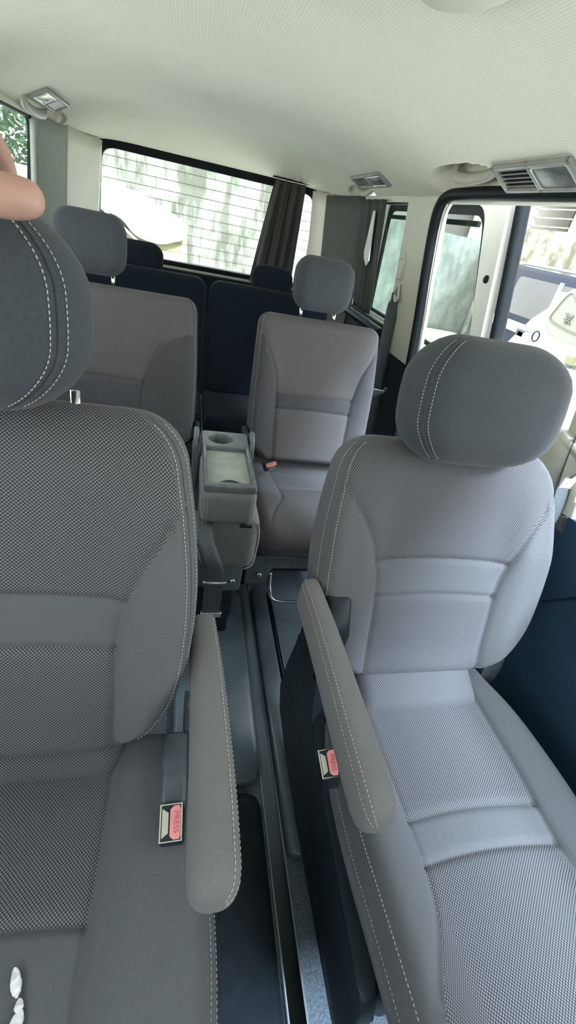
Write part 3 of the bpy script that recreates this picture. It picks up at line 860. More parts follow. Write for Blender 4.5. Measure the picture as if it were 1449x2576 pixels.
corner_panel('trim_4', -1, [(.685, 2.16), (.682, 2.30), (.679, 2.44), (.674, 2.56)], .55, 1.262, M['dpillar'])
corner_panel('trim_21', -1, [(.672, 2.555), (.664, 2.72), (.640, 2.88), (.600, 2.995)], .55, 1.272, M['pillar'])
# sill ledge below the right quarter window
bm = bmesh.new(); prism(bm, [(.63, .785), (.70, .785), (.70, .80), (.66, .815), (.63, .805)], 'y', 1.80, 2.80, .004, 2)
struct(obj('trim_5', bm, M['plastic']))
bm = bmesh.new(); box(bm, .668, .690, 1.82, 2.36, .800, .822, .004, 2); struct(obj('trim_6', bm, M['rubber']))
# quarter window glass + black edge
q_out = rounded([(1.79, 1.25), (2.33, 1.25), (2.33, .80), (1.79, .80)], .06)
q_in = rounded([(1.81, 1.238), (2.318, 1.238), (2.318, .812), (1.812, .812)], .06)
w2 = ring_panel('window_2', q_out, q_in, lambda p, d: (xw(p[1], 1) + .02 + d, p[0], p[1]), M['rubber'], .02); struct(w2)
bm = bmesh.new(); prism(bm, q_in, 'x', 0, .004)
for v in bm.verts: v.co.x += xw(v.co.z, 1) + .028
obj('window_pane', bm, M['tint2'], w2, False)
# black seal round the door opening (rear edge and top)
bm = bmesh.new()
sp = smoothpts([(xw(.05, 1), 1.385, .05), (xw(.35, 1), 1.405, .35), (xw(.53, 1), 1.445, .53), (xw(.84, 1), 1.525, .84), (xw(1.05, 1), 1.555, 1.05), (xw(1.18, 1), 1.568, 1.18),
                (xw(1.235, 1), 1.555, 1.235), (.632, 1.52, 1.258), (.632, 1.42, 1.262), (.632, 1.2, 1.262), (.632, .9, 1.26), (.632, .5, 1.255)], 8)
tube(bm, sp, .0165, 12)
struct(obj('trim_7', bm, M['rubber']))
bm = bmesh.new(); tube(bm, [p + Vector((.022, -.014, -.004)) for p in sp[:-20]], .006, 8); struct(obj('trim_8', bm, M['whitemetal']))

# front pillar/door on the right
side_panel('wall_right_front', [(.700, 1.26), (.760, 1.26), (.735, .90), (.730, .80), (.665, .70), (.655, .655), (.60, .655), (.62, .74), (.66, .80), (.665, .90)], 1, M['pillar'], .05, .01)
side_panel('door_2', rounded([(.700, .690), (.640, .700), (.40, .735), (-.60, .735), (-.60, .02), (1.36, .02), (1.36, .10), (.80, .14), (.705, .30)], .04), 1, M['doorblue'], .06, .01)
bm = bmesh.new()
pr = rounded([(.60, .83), (.742, .86), (.748, .76), (.700, .70), (.665, .715), (.648, .76), (.65, .80)], .03)
prism(bm, pr, 'x', .645, .70, .014, 4); struct(obj('trim_9', bm, M['pillar']))
# roof rails / headers
for nm, s_, y0, y1 in (('trim_10', 1, -.42, 1.70), ('trim_11', -1, -.42, 3.0)):
    bm = bmesh.new(); box(bm, min(s_ * .636, s_ * .70) - (.045 if s_ < 0 else 0), max(s_ * .636, s_ * .70) - (.045 if s_ < 0 else 0), y0, y1, 1.262, 1.36, .01, 2)
    struct(obj(nm, bm, M['pillar']))

# -- sliding door, slid back outside the body
XD = .80
dd = thing('sliding_door', 'open sliding side door slid back outside, seen through the doorway', 'car door', (XD, 1.9, 0))
do_ = rounded([(1.425, 1.30), (2.52, 1.30), (2.50, .78), (1.29, .78)], [.05, .05, .01, .01], 6)
di_ = rounded([(1.535, 1.262), (2.40, 1.262), (2.40, .80), (1.345, .80)], [.06, .05, .01, .01], 6)
rx = lambda p, d: (XD - .06 * max(0, p[1] - .8) + d, p[0], p[1])
def rel(o): o.location = -Vector((XD, 1.9, 0)); return o
rel(ring_panel('window_frame', do_, di_, rx, M['whitemetal'], .03, dd))
di2 = rounded([(1.550, 1.235), (2.38, 1.235), (2.38, .815), (1.362, .815)], [.05, .05, .01, .01], 6)
rel(ring_panel('window_seal', di_, di2, lambda p, d: (rx(p, d)[0] + .010, p[0], p[1]), M['rubber'], .012, dd))
bm = bmesh.new(); prism(bm, di_, 'x', 0, .004)
for v in bm.verts: v.co.x += rx((0, v.co.z), 0)[0] + .018
rel(obj('window_pane', bm, M['tint'], dd, False))
# dark sash bar at the window top and front rubber edge
bm = bmesh.new(); box(bm, XD + .002, XD + .016, 1.60, 2.40, 1.205, 1.222, .003, 2); rel(obj('sash_bar', bm, M['rubber'], dd))
bm = bmesh.new(); tube(bm, smoothpts([(XD + .035, 1.30, .30), (XD + .035, 1.258, .78), (XD + .030, 1.30, .93), (XD + .015, 1.362, 1.15), (XD, 1.395, 1.29)], 8), .016, 10, flat=(.8, 1.5))
rel(obj('edge_seal', bm, M['rubber'], dd))
bm = bmesh.new(); cyl(bm, (XD - .022, 1.40, 1.07), (XD - .005, 1.40, 1.07), .011, .013, 20); rel(obj('bump_stop', bm, M['rubber'], dd))
bm = bmesh.new(); prism(bm, rounded([(1.30, .785), (2.50, .785), (2.48, .05), (1.36, .05), (1.30, .30)], .03), 'x', XD - .03, XD + .04, .01, 3)
dp = sharp(rel(obj('inner_panel', bm, M['plastic'], dd)), 50)
bm = bmesh.new(); box(bm, XD - .036, XD - .02, 1.36, 2.46, .778, .795, .003, 2); rel(obj('belt_strip', bm, M['metal'], dd))
bm = bmesh.new(); tube(bm, smoothpts([(XD - .04, 1.50, .665), (XD - .055, 1.45, .66), (XD - .055, 1.40, .60), (XD - .055, 1.38, .52), (XD - .04, 1.37, .46)], 6), .009, 10)
rel(obj('door_handle', bm, M['whitemetal'], dd))

# -- left side
side_panel('trim_12', [(1.40, 1.262), (1.62, 1.262), (1.62, .80), (1.40, .80)], -1, M['pillar'], .04, .006)
side_panel('trim_13', [(1.60, 1.262), (2.20, 1.262), (2.20, 1.245), (1.60, 1.245)], -1, M['pillar'], .04, .002)
side_panel('wall_left', [(-.60, .80), (2.30, .80), (2.30, 0), (-.60, 0)], -1, M['plastic'], .045, .01)
side_panel('trim_14', [(.60, 1.262), (.70, 1.262), (.70, .80), (.60, .80)], -1, M['pillar'], .04, .006)
l_out = rounded([(1.60, 1.25), (2.19, 1.25), (2.15, .80), (1.60, .80)], .05); l_in = rounded([(1.62, 1.238), (2.170, 1.238), (2.13, .812), (1.62, .812)], .05)
w3 = ring_panel('window_3', l_out, l_in, lambda p, d: (xw(p[1], -1) - .01 - d, p[0], p[1]), M['rubber'], .02); struct(w3)
bm = bmesh.new(); prism(bm, l_in, 'x', 0, .004)
for v in bm.verts: v.co.x += xw(v.co.z, -1) - .02
obj('window_pane', bm, M['tint'], w3, False)

# -- rear: tailgate with window
ro = rounded([(-.655, 1.300), (.612, 1.300), (.640, .745), (-.700, .745)], [.11, .11, .02, .02], 8)
ri = rounded([(-.625, 1.297), (.582, 1.297), (.605, .765), (-.665, .765)], [.09, .09, .02, .02], 8)
rj = rounded([(-.600, 1.252), (.560, 1.252), (.580, .790), (-.635, .790)], [.07, .07, .02, .02], 8)
yr = lambda p, d: (p[0], 3.00 + d, p[1])
w1 = struct(ring_panel('window_1', ri, rj, lambda p, d: (p[0], 3.03 + d, p[1]), M['rubber'], .03))
ring = struct(ring_panel('trim_15', ro, ri, yr, M['pillar'], .05))
bm = bmesh.new(); prism(bm, rj, 'y', 3.045, 3.049); gp = obj('window_pane', bm, M['glass'], w1, False)
bm = bmesh.new()
for k in range(9):
    z = .835 + k * .048; tube(bm, [(-.60, 3.044, z), (.57, 3.044, z)], .0009, 5)
obj('heater_wires', bm, M['rubber'], gp, False)
bm = bmesh.new(); box(bm, -.68, .63, 3.005, 3.035, .748, .790, .004, 2); struct(obj('trim_16', bm, M['rubber']))
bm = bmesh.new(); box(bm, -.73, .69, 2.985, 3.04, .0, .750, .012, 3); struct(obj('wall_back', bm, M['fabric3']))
# painted body return around rear window + black seal line + clips
bm = bmesh.new(); tube(bm, [(x, 2.996, z) for x, z in ro], .007, 8, close=True); struct(obj('trim_17', bm, M['rubber']))
for nm, s_ in (('trim_18', -1), ('trim_19', 1)):
    bm = bmesh.new(); xx = -.655 if s_ < 0 else .610
    box(bm, xx - .008, xx + .008, 2.975, 2.998, 1.165, 1.195, .002, 1); struct(obj(nm, bm, M['rubber']))

# floor
bm = bmesh.new()
box(bm, -.74, .70, -.60, 3.0, -.05, 0)
struct(obj('floor', bm, M['carpet'], None, False))
def strip(name, x0, x1, y0, y1, h, m, r=.02, label=None, z0=-.002):
    bm = bmesh.new(); prism(bm, rounded([(x0, y0), (x1, y0), (x1, y1), (x0, y1)], r, 5), 'z', z0, h, min(.010, h * .6), 3)
    return obj(name, bm, m)
tag(strip('floor_mat', -.11, .096, .455, 1.085, .022, M['rail'], .03), 'dark floor cover panel left of the pale rail channel in the aisle', 'floor cover')
tag(strip('floor_mat', -.05, .090, -.40, .435, .018, M['plastic'], .03), 'black floor cover in the front of the aisle beside the left seat', 'floor cover')
tag(strip('seat_rail_channel', .098, .134, -.40, 1.15, .010, M['railg'], .004), 'pale glossy rail channel running back along the aisle floor', 'floor rail')
tag(strip('seat_rail_cover', .137, .186, .30, 1.085, .034, M['rail'], .018), 'raised dark rail cover right of the pale channel in the aisle', 'rail cover')
tag(strip('seat_rail_trim', .196, .206, .45, 1.075, .030, M['plastic2'], .004), 'thin raised rail trim between rail cover and speckled carpet', 'floor rail')
# crumbs on carpet
bm = bmesh.new()
for k in range(60):
    x, y = random.uniform(.215, .33), random.uniform(.62, 1.02); s = random.uniform(.0007, .0018)
    bmesh.ops.create_icosphere(bm, subdivisions=1, radius=s, matrix=Matrix.Translation((x, y, .0005)))
cr = obj('crumbs', bm, M['thread'], None, False); tag(cr, 'pale crumbs scattered on the carpet right of the rail cover', 'crumbs'); cr['kind'] = 'stuff'

# ------------------------------------------------------------------ ceiling fittings
def ceil_frame(x, y):
    """local frame on the headliner: X across, Y along, Z pointing down out of the cloth"""
    e = .004; dx = (zc(x + e, y, False) - zc(x - e, y, False)) / (2 * e)
    tx = Vector((1, 0, dx)).normalized(); ty = Vector((0, 1, 0)); n = tx.cross(ty).normalized()
    m = Matrix((tx, -ty, -n)).transposed().to_4x4(); m.translation = Vector((x, y, zc(x, y, False))); return m
def vent_lamp(label, x, y, w, l, near_lamp, lens, sc=1):
    root = thing('ceiling_vent', label, 'vent', (0, 0, 0), 'air vents with lamps on the ceiling')
    root.matrix_world = ceil_frame(x, y)
    H = .010 * sc
    # local +Y is toward the windshield. lamp sits there when near_lamp
    bm = bmesh.new()
    out = rounded([(-w / 2, -l / 2), (w / 2, -l / 2), (w / 2, l / 2), (-w / 2, l / 2)], .010, 5)
    y0 = .02 * l
    def hole(a, b): return rounded([(-w / 2 + .010, a), (w / 2 - .010, a), (w / 2 - .010, b), (-w / 2 + .010, b)], .006, 5)
    # frame from bars
    box(bm, -w / 2, -w / 2 + .011, -l / 2, l / 2, -.004, H, .003, 2); box(bm, w / 2 - .011, w / 2, -l / 2, l / 2, -.004, H, .003, 2)
    for yy in (-l / 2, -.007, l / 2 - .013): box(bm, -w / 2, w / 2, yy, yy + .014, -.004, H, .003, 2)
    obj('vent_frame', bm, M['ventplastic'], root, True)
    bm = bmesh.new(); box(bm, -w / 2 + .008, w / 2 - .008, -l / 2 + .01, -.004, -.003, .0012); obj('vent_duct', bm, M['bracket'], root, False)
    n = 5
    for k in range(n):
        bm = bmesh.new(); xx = -w / 2 + .016 + (w - .032) * k / (n - 1)
        mt = Matrix.Translation((xx, 0, .005)) @ Matrix.Rotation(math.radians(35), 4, 'Y')
        box(bm, -.0035, .0035, -l / 2 + .012, -.006, -.0008, .0008, 0, 1, mt); obj('louvre', bm, M['ventplastic'], root, False)
    bm = bmesh.new(); prism(bm, rounded([(-w / 2 + .010, .008), (w / 2 - .010, .008), (w / 2 - .010, l / 2 - .012), (-w / 2 + .010, l / 2 - .012)], .008, 5), 'z', -.002, H * .9, .003, 3)
    lm = obj('lamp_lens', bm, lens, root, True)
    bm = bmesh.new(); sweep(bm, [(a, b, H * .9) for a, b in rounded([(-w / 2 + .011, .009), (w / 2 - .011, .009), (w / 2 - .011, l / 2 - .013), (-w / 2 + .011, l / 2 - .013)], .008, 5)],
                            [(-.0012, -.001), (.0012, -.001), (.0012, .0012), (-.0012, .0012)], (0, 0, 1), close=True)
    obj('lens_rim', bm, M['metal'], lm, True)
    return root
vent_lamp('large ceiling vent and lamp above the doorway, nearest on the right', .586, 1.06, .076, .27, True, M['lampdark'])
vent_lamp('small ceiling vent and lamp at the rear right, above the quarter window', .556, 2.09, .066, .36, True, M['lampdark'])
vent_lamp('small ceiling vent and lamp at the rear left, above the raised hand', -.606, 2.09, .066, .30, True, M['lamp'])
def assist_handle(label, x, y, side, l=.20, z=1.302):
    root = thing('grab_handle', label, 'grab handle', (x, y, z), 'grab handles on the ceiling')
    bm = bmesh.new()
    P = smoothpts([(0, l / 2, .035), (0, l / 2 - .005, .005), (0, l / 2 - .03, -.008), (0, 0, -.014), (0, -l / 2 + .03, -.008), (0, -l / 2 + .005, .005), (0, -l / 2, .035)], 6)
    tube(bm, P, .0110, 14, flat=(1.25, .8)); obj('grip', bm, M['handleplastic'], root, True)
    for k in (-1, 1):
        bm = bmesh.new(); box(bm, -.012, .012, k * l / 2 - .012, k * l / 2 + .012, .025, .045, .003, 2); obj('handle_mount', bm, M['plastic2'], root, True)
    return root
assist_handle('beige grab handle in the ceiling recess beside the large vent', .596, 1.35, 1, .22)
assist_handle('beige grab handle at the rear right, by the small vent', .612, 2.29, 1, .20, 1.284)
assist_handle('beige grab handle at the rear left, above the left window', -.648, 2.06, -1, .26, 1.266)
bm = bmesh.new()
N = 40; rings = []
for j in range(7):
    a = PI / 2 * j / 6; rr = math.cos(a) * .10 if j < 6 else .001; zz = 1.368 - .022 * math.sin(a)
    rings.append([bm.verts.new((.160 + rr * math.cos(2 * PI * k / N) * .62, .665 + rr * 1.1 * math.sin(2 * PI * k / N), zz)) for k in range(N)])
for a, b in zip(rings, rings[1:]):
    for k in range(N): bm.faces.new((a[k], a[(k + 1) % N], b[(k + 1) % N], b[k]))
tag(obj('ceiling_lamp', bm, M['pillar']), 'beige rounded lamp housing on the ceiling at the top edge', 'lamp')

# ------------------------------------------------------------------ seat belt on the right centre pillar
sb = thing('seat_belt', 'grey shoulder belt hanging from the beige pillar, right of the second row', 'seat belt', (.66, 1.72, .95))
bm = bmesh.new()
pts = smoothpts([(.652, 1.745, .955), (.648, 1.72, .86), (.648, 1.69, .72), (.648, 1.66, .60), (.648, 1.62, .45), (.650, 1.60, .25), (.650, 1.59, .06)], 8)
rings = [[bm.verts.new(p + Vector((1, -.25, 0)).normalized() * (.023 if k > 3 else .016) * (2 * j / 4 - 1)) for j in range(5)] for k, p in enumerate(pts)]
for a, b in zip(rings, rings[1:]):
    for j in range(4): bm.faces.new((a[j], a[j + 1], b[j + 1], b[j]))
def relp(o, r): o.location = -r.location; return o
wb = relp(obj('webbing', bm, M['webbing'], sb, True), sb); md = wb.modifiers.new('t', 'SOLIDIFY'); md.thickness = .0018
bm = bmesh.new(); box(bm, .640, .668, 1.735, 1.768, 1.00, 1.075, .006, 3)
box(bm, .640, .672, 1.742, 1.764, 1.06, 1.095, .006, 3); relp(obj('height_adjuster', bm, M['pillar'], sb, True), sb)
bm = bmesh.new(); tube(bm, smoothpts([(.652, 1.768, .955), (.652, 1.752, .972), (.652, 1.735, .985), (.652, 1.728, .965), (.648, 1.712, .945), (.646, 1.722, .930), (.648, 1.745, .948)], 5, True), .0055, 8, close=True)
relp(obj('belt_guide', bm, M['pillar'], sb, True), sb)
bm = bmesh.new(); box(bm, .655, .668, 1.755, 1.762, 1.09, 1.20, .002, 1); relp(obj('adjuster_track', bm, M['plastic2'], sb, True), sb)
# tongue
bm = bmesh.new()
T = Matrix.Translation((.648, 1.650, .600)) @ Matrix.Rotation(math.radians(-14), 4, 'Z') @ Matrix.Rotation(math.radians(4), 4, 'X')
box(bm, -.036, .036, -.006, .006, -.006, .010, .004, 2, T); box(bm, -.040, -.026, -.007, .008, .004, .022, .004, 2, T); box(bm, .026, .040, -.007, .008, .004, .022, .004, 2, T)
box(bm, -.022, .022, -.003, .003, -.014, -.002, .002, 2, T); box(bm, -.015, -.005, -.0015, .0015, -.048, -.010, .001, 1, T); box(bm, .005, .015, -.0015, .0015, -.048, -.010, .001, 1, T)
box(bm, -.015, .015, -.0015, .0015, -.048, -.036, .001, 1, T); box(bm, -.015, .015, -.0015, .0015, -.026, -.010, .001, 1, T)
relp(obj('belt_tongue', bm, M['metal'], sb, False), sb)
# front belt tongue at the right edge
fbt = thing('seat_belt', 'metal belt tongue on the dark blue door pillar at the right edge', 'seat belt', (.67, .63, .66))
bm = bmesh.new()
T = Matrix.Translation((-.022, .004, -.018)) @ Matrix.Rotation(math.radians(-50), 4, 'Z') @ Matrix.Rotation(math.radians(-35), 4, 'Y')
sweep(bm, [T @ Vector(p) for p in ((-.014, 0, -.02), (.014, 0, -.02), (.014, 0, .02), (-.014, 0, .02))], [(-.003, -.002), (.003, -.002), (.003, .002), (-.003, .002)], (0, 1, 0), close=True)
obj('belt_tongue', bm, M['metal'], fbt, False)
bm = bmesh.new(); tube(bm, smoothpts([(-.018, .0, -.002), (-.012, .008, .05), (-.010, .03, .12), (-.006, .05, .20)], 6), .020, 8, flat=(.1, 1.)); obj('webbing', bm, M['webbing'], fbt, True)

# ------------------------------------------------------------------ curtains
def curtain(name, label, top, bot, amp, folds, ph=0, m='curtain', grp=None, tie=None, along='x'):
    """top/bot: (a0,a1,z) edge positions along axis; gathered cloth"""
    bm = bmesh.new(); n, r = folds * 10, 16; rows = []
    for j in range(r + 1):
        v = j / r; a0 = top[0] + (bot[0] - top[0]) * v; a1 = top[1] + (bot[1] - top[1]) * v; z = top[2] + (bot[2] - top[2]) * v
        row = []
        for i in range(n + 1):
            u = i / n; d = amp * (.7 + .5 * v) * math.sin(2 * PI * folds * u + ph + .8 * math.sin(3 * v + 5 * u)) + amp * .4 * math.sin(2 * PI * folds * 2.3 * u + 2 * v)
            row.append((a0 + (a1 - a0) * u + .3 * amp * math.cos(2 * PI * folds * u), d, z))
        rows.append(row)
    return bm, rows
def mk(bm, rows, f):
    R = [[bm.verts.new(f(p)) for p in r] for r in rows]
    for a, b in zip(R, R[1:]):
        for k in range(len(a) - 1): bm.faces.new((a[k], a[k + 1], b[k + 1], b[k]))
rc = thing('curtain', 'dark grey gathered curtain on the right side of the rear window', 'curtain', (.42, 2.96, 1.0), 'dark curtains')
bm, rows = curtain('', '', (.300, .475, 1.285), (.220, .480, .765), .013, 4)
mk(bm, rows, lambda p: (p[0] - .42, p[1] - .0, p[2] - 1.0)); cl = obj('cloth', bm, M['curtain'], rc, True); cl.modifiers.new('t', 'SOLIDIFY').thickness = .002
bm = bmesh.new(); cyl(bm, (-.13, 0, .292), (.10, 0, .292), .004, n=10); obj('curtain_rod', bm, M['rubber'], rc, True)
rc2 = thing('curtain', 'dark grey curtain bunched at the rear of the right side window', 'curtain', (.655, 2.2, 1.0), 'dark curtains')
bm, rows = curtain('', '', (1.99, 2.30, 1.245), (2.00, 2.22, .83), .010, 4, 1.)
mk(bm, rows, lambda p: (xw(p[2], 1) - .020 - .655 + p[1] * .8, p[0] - 2.2, p[2] - 1.0)); cl = obj('cloth', bm, M['curtain'], rc2, True); cl.modifiers.new('t', 'SOLIDIFY').thickness = .002
# pale tie-like hanger on the quarter window
bm = bmesh.new()
prism(bm, [(2.060, 1.205), (2.080, 1.205), (2.100, 1.06), (2.088, 1.035), (2.045, 1.01), (2.020, 1.03)], 'x', .598, .602, .0)
for v in bm.verts: v.co.x += (1.2 - v.co.z) * .06
tag(obj('curtain_tie', bm, M['whitecloth'], None, False), 'pale striped curtain tie hanging at the right side window', 'curtain tie')

# ------------------------------------------------------------------ hand on the left headrest
def skin_mesh(name, verts, edges, radii, root, m, parent=None, sub=2):
    me = bpy.data.meshes.new(name); me.from_pydata(verts, edges, []); me.update()
    o = bpy.data.objects.new(name, me); C.objects.link(o); me.materials.append(m)
    md = o.modifiers.new('s', 'SKIN'); md.use_smooth_shade = True
    for i, r in enumerate(radii):
        me.skin_vertices[0].data[i].radius = (r, r) if not isinstance(r, tuple) else r
        me.skin_vertices[0].data[i].use_root = (i == root)
    ms = o.modifiers.new('u', 'SUBSURF'); ms.levels = sub; ms.render_levels = sub
    if parent: o.parent = parent
    dg = bpy.context.evaluated_depsgraph_get(); em = bpy.data.meshes.new_from_object(o.evaluated_get(dg))
    o.modifiers.clear(); o.data = em
    for p in em.polygons: p.use_smooth = True
    return o
V = [(-.318, .440, 1.104), (-.352, .422, 1.108), (-.40, .37, 1.09), (-.47, .27, 1.05), (-.56, .12, .98)]
E_ = [(0, 1), (1, 2), (2, 3), (3, 4)]; Rr = [(.030, .024), (.032, .026), (.024, .028), (.028, .032), (.034, .038)]
def chain(root, pts, rad):
    last = root
    for p, r in zip(pts, rad):
        V.append(p); Rr.append(r); E_.append((last, len(V) - 1)); last = len(V) - 1
# thumb, leaving the side of the palm, pointing to the aisle
chain(0, [(-.290, .432, 1.090), (-.258, .428, 1.085), (-.228, .432, 1.090)], [(.023, .020), (.019, .017), (.0145, .0145)])
# four fingers over the top and down the back of the headrest
for k, (dx, ln) in enumerate(((.026, 1.0), (.002, 1.08), (-.022, 1.02), (-.044, .85))):
    x0 = -.315 + dx - .006
    chain(0 if k < 2 else 1, [(x0, .462, 1.130), (x0 + .004, .505 + .01 * (ln - 1), 1.128), (x0 + .006, .540, 1.108), (x0 + .006, .552, 1.078)], [.0140, .0112, .0098, .0085])
hand = skin_mesh('person', V, E_, Rr, 0, M['skin'])
tag(hand, "person's bare hand gripping the top of the left front headrest, rest out of view", 'person')

# white knotted plastic scrap on the left seat
bm = bmesh.new()
def leafshape(cx, cy, cz, L, W, ang, seed, lift):
    rnd = random.Random(seed); N = 12; c, s = math.cos(ang), math.sin(ang); rings = []
    for i in range(N + 1):
        u = i / N; w = W * (math.sin(PI * min(1, u * .94 + .03)) ** .7) * (1 + .12 * rnd.uniform(-1, 1)); row = []
        for j in range(10):
            a = 2 * PI * j / 10; x = (u - .5) * L; y = w * math.cos(a); z = W * .35 * math.sin(a) * math.sin(PI * u) + lift + .0015 * rnd.uniform(-1, 1)
            row.append(bm.verts.new((cx + x * c - y * s, cy + x * s + y * c, cz + z)))
        rings.append(row)
    for a_, b_ in zip(rings, rings[1:]):
        for k in range(10): bm.faces.new((a_[k], a_[(k + 1) % 10], b_[(k + 1) % 10], b_[k]))
    bm.faces.new(rings[0][::-1]); bm.faces.new(rings[-1])
leafshape(-.2635, .126, .398, .026, .0055, math.radians(110), 1, .003)
leafshape(-.2555, .108, .398, .012, .0042, math.radians(100), 2, .003)
leafshape(-.2560, .091, .398, .030, .0075, math.radians(75), 3, .003)
tag(obj('plastic_scrap', bm, M['whitecloth']), 'crumpled white knotted plastic scrap lying on the left front cushion', 'plastic scrap')

# ------------------------------------------------------------------ outside
GZ = -.35
bm = bmesh.new(); box(bm, -16, 16, -10, 20, GZ - .2, GZ); struct(obj('floor_outside', bm, M['ground'], None, False))
bm = bmesh.new(); box(bm, -2.1, 1.5, 8.2, 8.5, GZ, 1.50); tag(obj('block_wall', bm, M['blocks'], None, False), 'mossy concrete block wall seen through the rear window', 'wall')
bm = bmesh.new(); box(bm, 1.5, 5.3, 8.2, 8.5, GZ, 1.42); tag(obj('stucco_wall', bm, M['stucco'], None, False), 'grey-green weathered wall seen through the sliding door window', 'wall')
bm = bmesh.new(); box(bm, 1.8, 4.9, 7.6, 8.15, GZ, -.08, .05, 2); tag(obj('concrete_ledge', bm, M['ground'], None, False), 'low pale concrete ledge at the foot of the weathered wall', 'ledge')
bm = bmesh.new(); box(bm, 5.0, 5.3, 1.0, 8.1, GZ, 1.68); tag(obj('boundary_wall', bm, M['mosswall'], None, False), 'stained pale boundary wall outside the open doorway', 'wall')
for k in range(5):
    x = -1.6 + k * .62
    bm = bmesh.new(); box(bm, x, x + .45, 8.25, 8.45, 1.50, 1.64, .01, 1)
    tag(obj('coping_block', bm, M['bldg'], None, False), 'white block on top of the mossy wall behind the rear window', 'block', 'white blocks on the rear wall')
# building above the side wall
bd = thing('building', 'white building with open brown shed window above the stained wall', 'building', (6.4, 7.85, GZ))
bm = bmesh.new(); box(bm, -.3, .5, 1.05, 3.2, 0, 4.5); box(bm, -.3, .5, -4, .0, 0, 4.5); box(bm, -.3, .5, 0, 1.05, 0, 2.15); box(bm, -.3, .5, 0, 1.05, 2.66, 4.5)
obj('wall', bm, M['bldg'], bd, False)
bm = bmesh.new(); box(bm, .5, 1.6, -.2, 1.3, 1.8, 3.0); obj('shed_inside', bm, M['louvre'], bd, False)
for k in range(4):
    bm = bmesh.new(); box(bm, -.30, -.26, -.02, 1.08, 2.20 + k * .13, 2.215 + k * .13); obj('window_bar', bm, M['bldg'], bd, False)
gb = thing('building', 'low grey building top seen through the sliding door window', 'building', (4.9, 11.2, GZ))
bm = bmesh.new(); box(bm, -3.2, 3.4, 0, 2.0, 0, 2.40); obj('wall', bm, M['greywall'], gb, False)
bm = bmesh.new(); box(bm, -3.3, 3.5, -.1, 2.1, 2.45, 2.62); obj('roof', bm, M['bldg'], gb, False)
# trees left
def tree(label, x, y, h, r, n, seed):
    rnd = random.Random(seed); t = thing('tree', label, 'tree', (x, y, GZ), 'trees outside the left window')
    bm = bmesh.new(); tube(bm, smoothpts([(0, 0, 0), (.05, .02, h * .4), (-.03, .04, h * .8)], 5), [.12 - .004 * k for k in range(11)], 8); obj('trunk', bm, M['bark'], t)
    bm = bmesh.new()
    for k in range(n):
        while True:
            p = Vector((rnd.uniform(-1, 1), rnd.uniform(-1, 1), rnd.uniform(-1, 1)))
            if p.length < 1: break
        p = Vector((p.x * r, p.y * r, h * .62 + p.z * h * .55)); s = rnd.uniform(.04, .085)
        m = Matrix.Translation(p) @ Matrix.Rotation(rnd.uniform(0, 6), 4, Vector((rnd.random(), rnd.random(), rnd.random() + .01)).normalized())
        vs = [bm.verts.new(m @ Vector(q)) for q in ((0, -s, 0), (s * .45, 0, s * .1), (0, s, 0), (-s * .45, 0, s * .1))]
        bm.faces.new(vs)
    obj('crown', bm, M['leaf'], t, False)
tree('leafy green tree outside the left window, nearer one', -3.6, 9.6, 3.4, 1.5, 6000, 3)
tree('leafy green tree outside the left window, further one', -6.0, 13.0, 4.2, 2.0, 3000, 5)

# white sheet over a car behind the rear window, on a cream truck body
wc_ = thing('covered_car', 'car under a white sheet, left in the rear window', 'car', (-1.35, 4.9, GZ))
bm = bmesh.new()
sec = [(-1.55, 1.43, 1.28), (-.6, 1.44, 1.28), (.30, 1.435, 1.30), (.66, 1.43, 1.26), (.80, 1.40, 1.15), (.97, 1.345, 1.12), (1.10, 1.28, 1.16), (1.18, 1.235, 1.20)]
rings = []
for i, (x, zt, zb_) in enumerate(smoothpts([Vector(q) for q in sec], 4)):
    row = []
    for k in range(19):
        a = PI * k / 18; y = -math.cos(a) * .78; z = zb_ + (zt - zb_) * math.sin(a) ** .5
        row.append(bm.verts.new((x, y + .012 * math.sin(7 * x + k), z + .005 * math.sin(9 * x + 2 * k))))
    rings.append(row)
for a, b in zip(rings, rings[1:]):
    for k in range(18): bm.faces.new((a[k], a[k + 1], b[k + 1], b[k]))
bm.faces.new(rings[-1])
sh = obj('sheet', bm, M['whitecloth'], wc_); sh.modifiers.new('t', 'SOLIDIFY').thickness = .01
bm = bmesh.new(); prism(bm, rounded([(-1.6, .25), (1.18, .25), (1.19, .70), (1.17, 1.13), (.62, 1.17), (.45, 1.24), (-1.6, 1.24)], .03), 'y', -.72, .75, .04, 3); obj('body', bm, M['cream'], wc_)
for x in (-1.0, .55):
    for y in (-.75, .62):
        bm = bmesh.new(); cyl(bm, (x, y, .30), (x, y + .18, .30), .30, n=32); obj('wheel', bm, M['tyre'], wc_)
bm = bmesh.new(); tube(bm, smoothpts([(.50, -.80, 1.33), (.75, -.78, 1.16), (.88, -.76, 1.06)], 6), .022, 8, flat=(1, .4)); obj('sheet_strap', bm, M['whitecloth'], wc_)

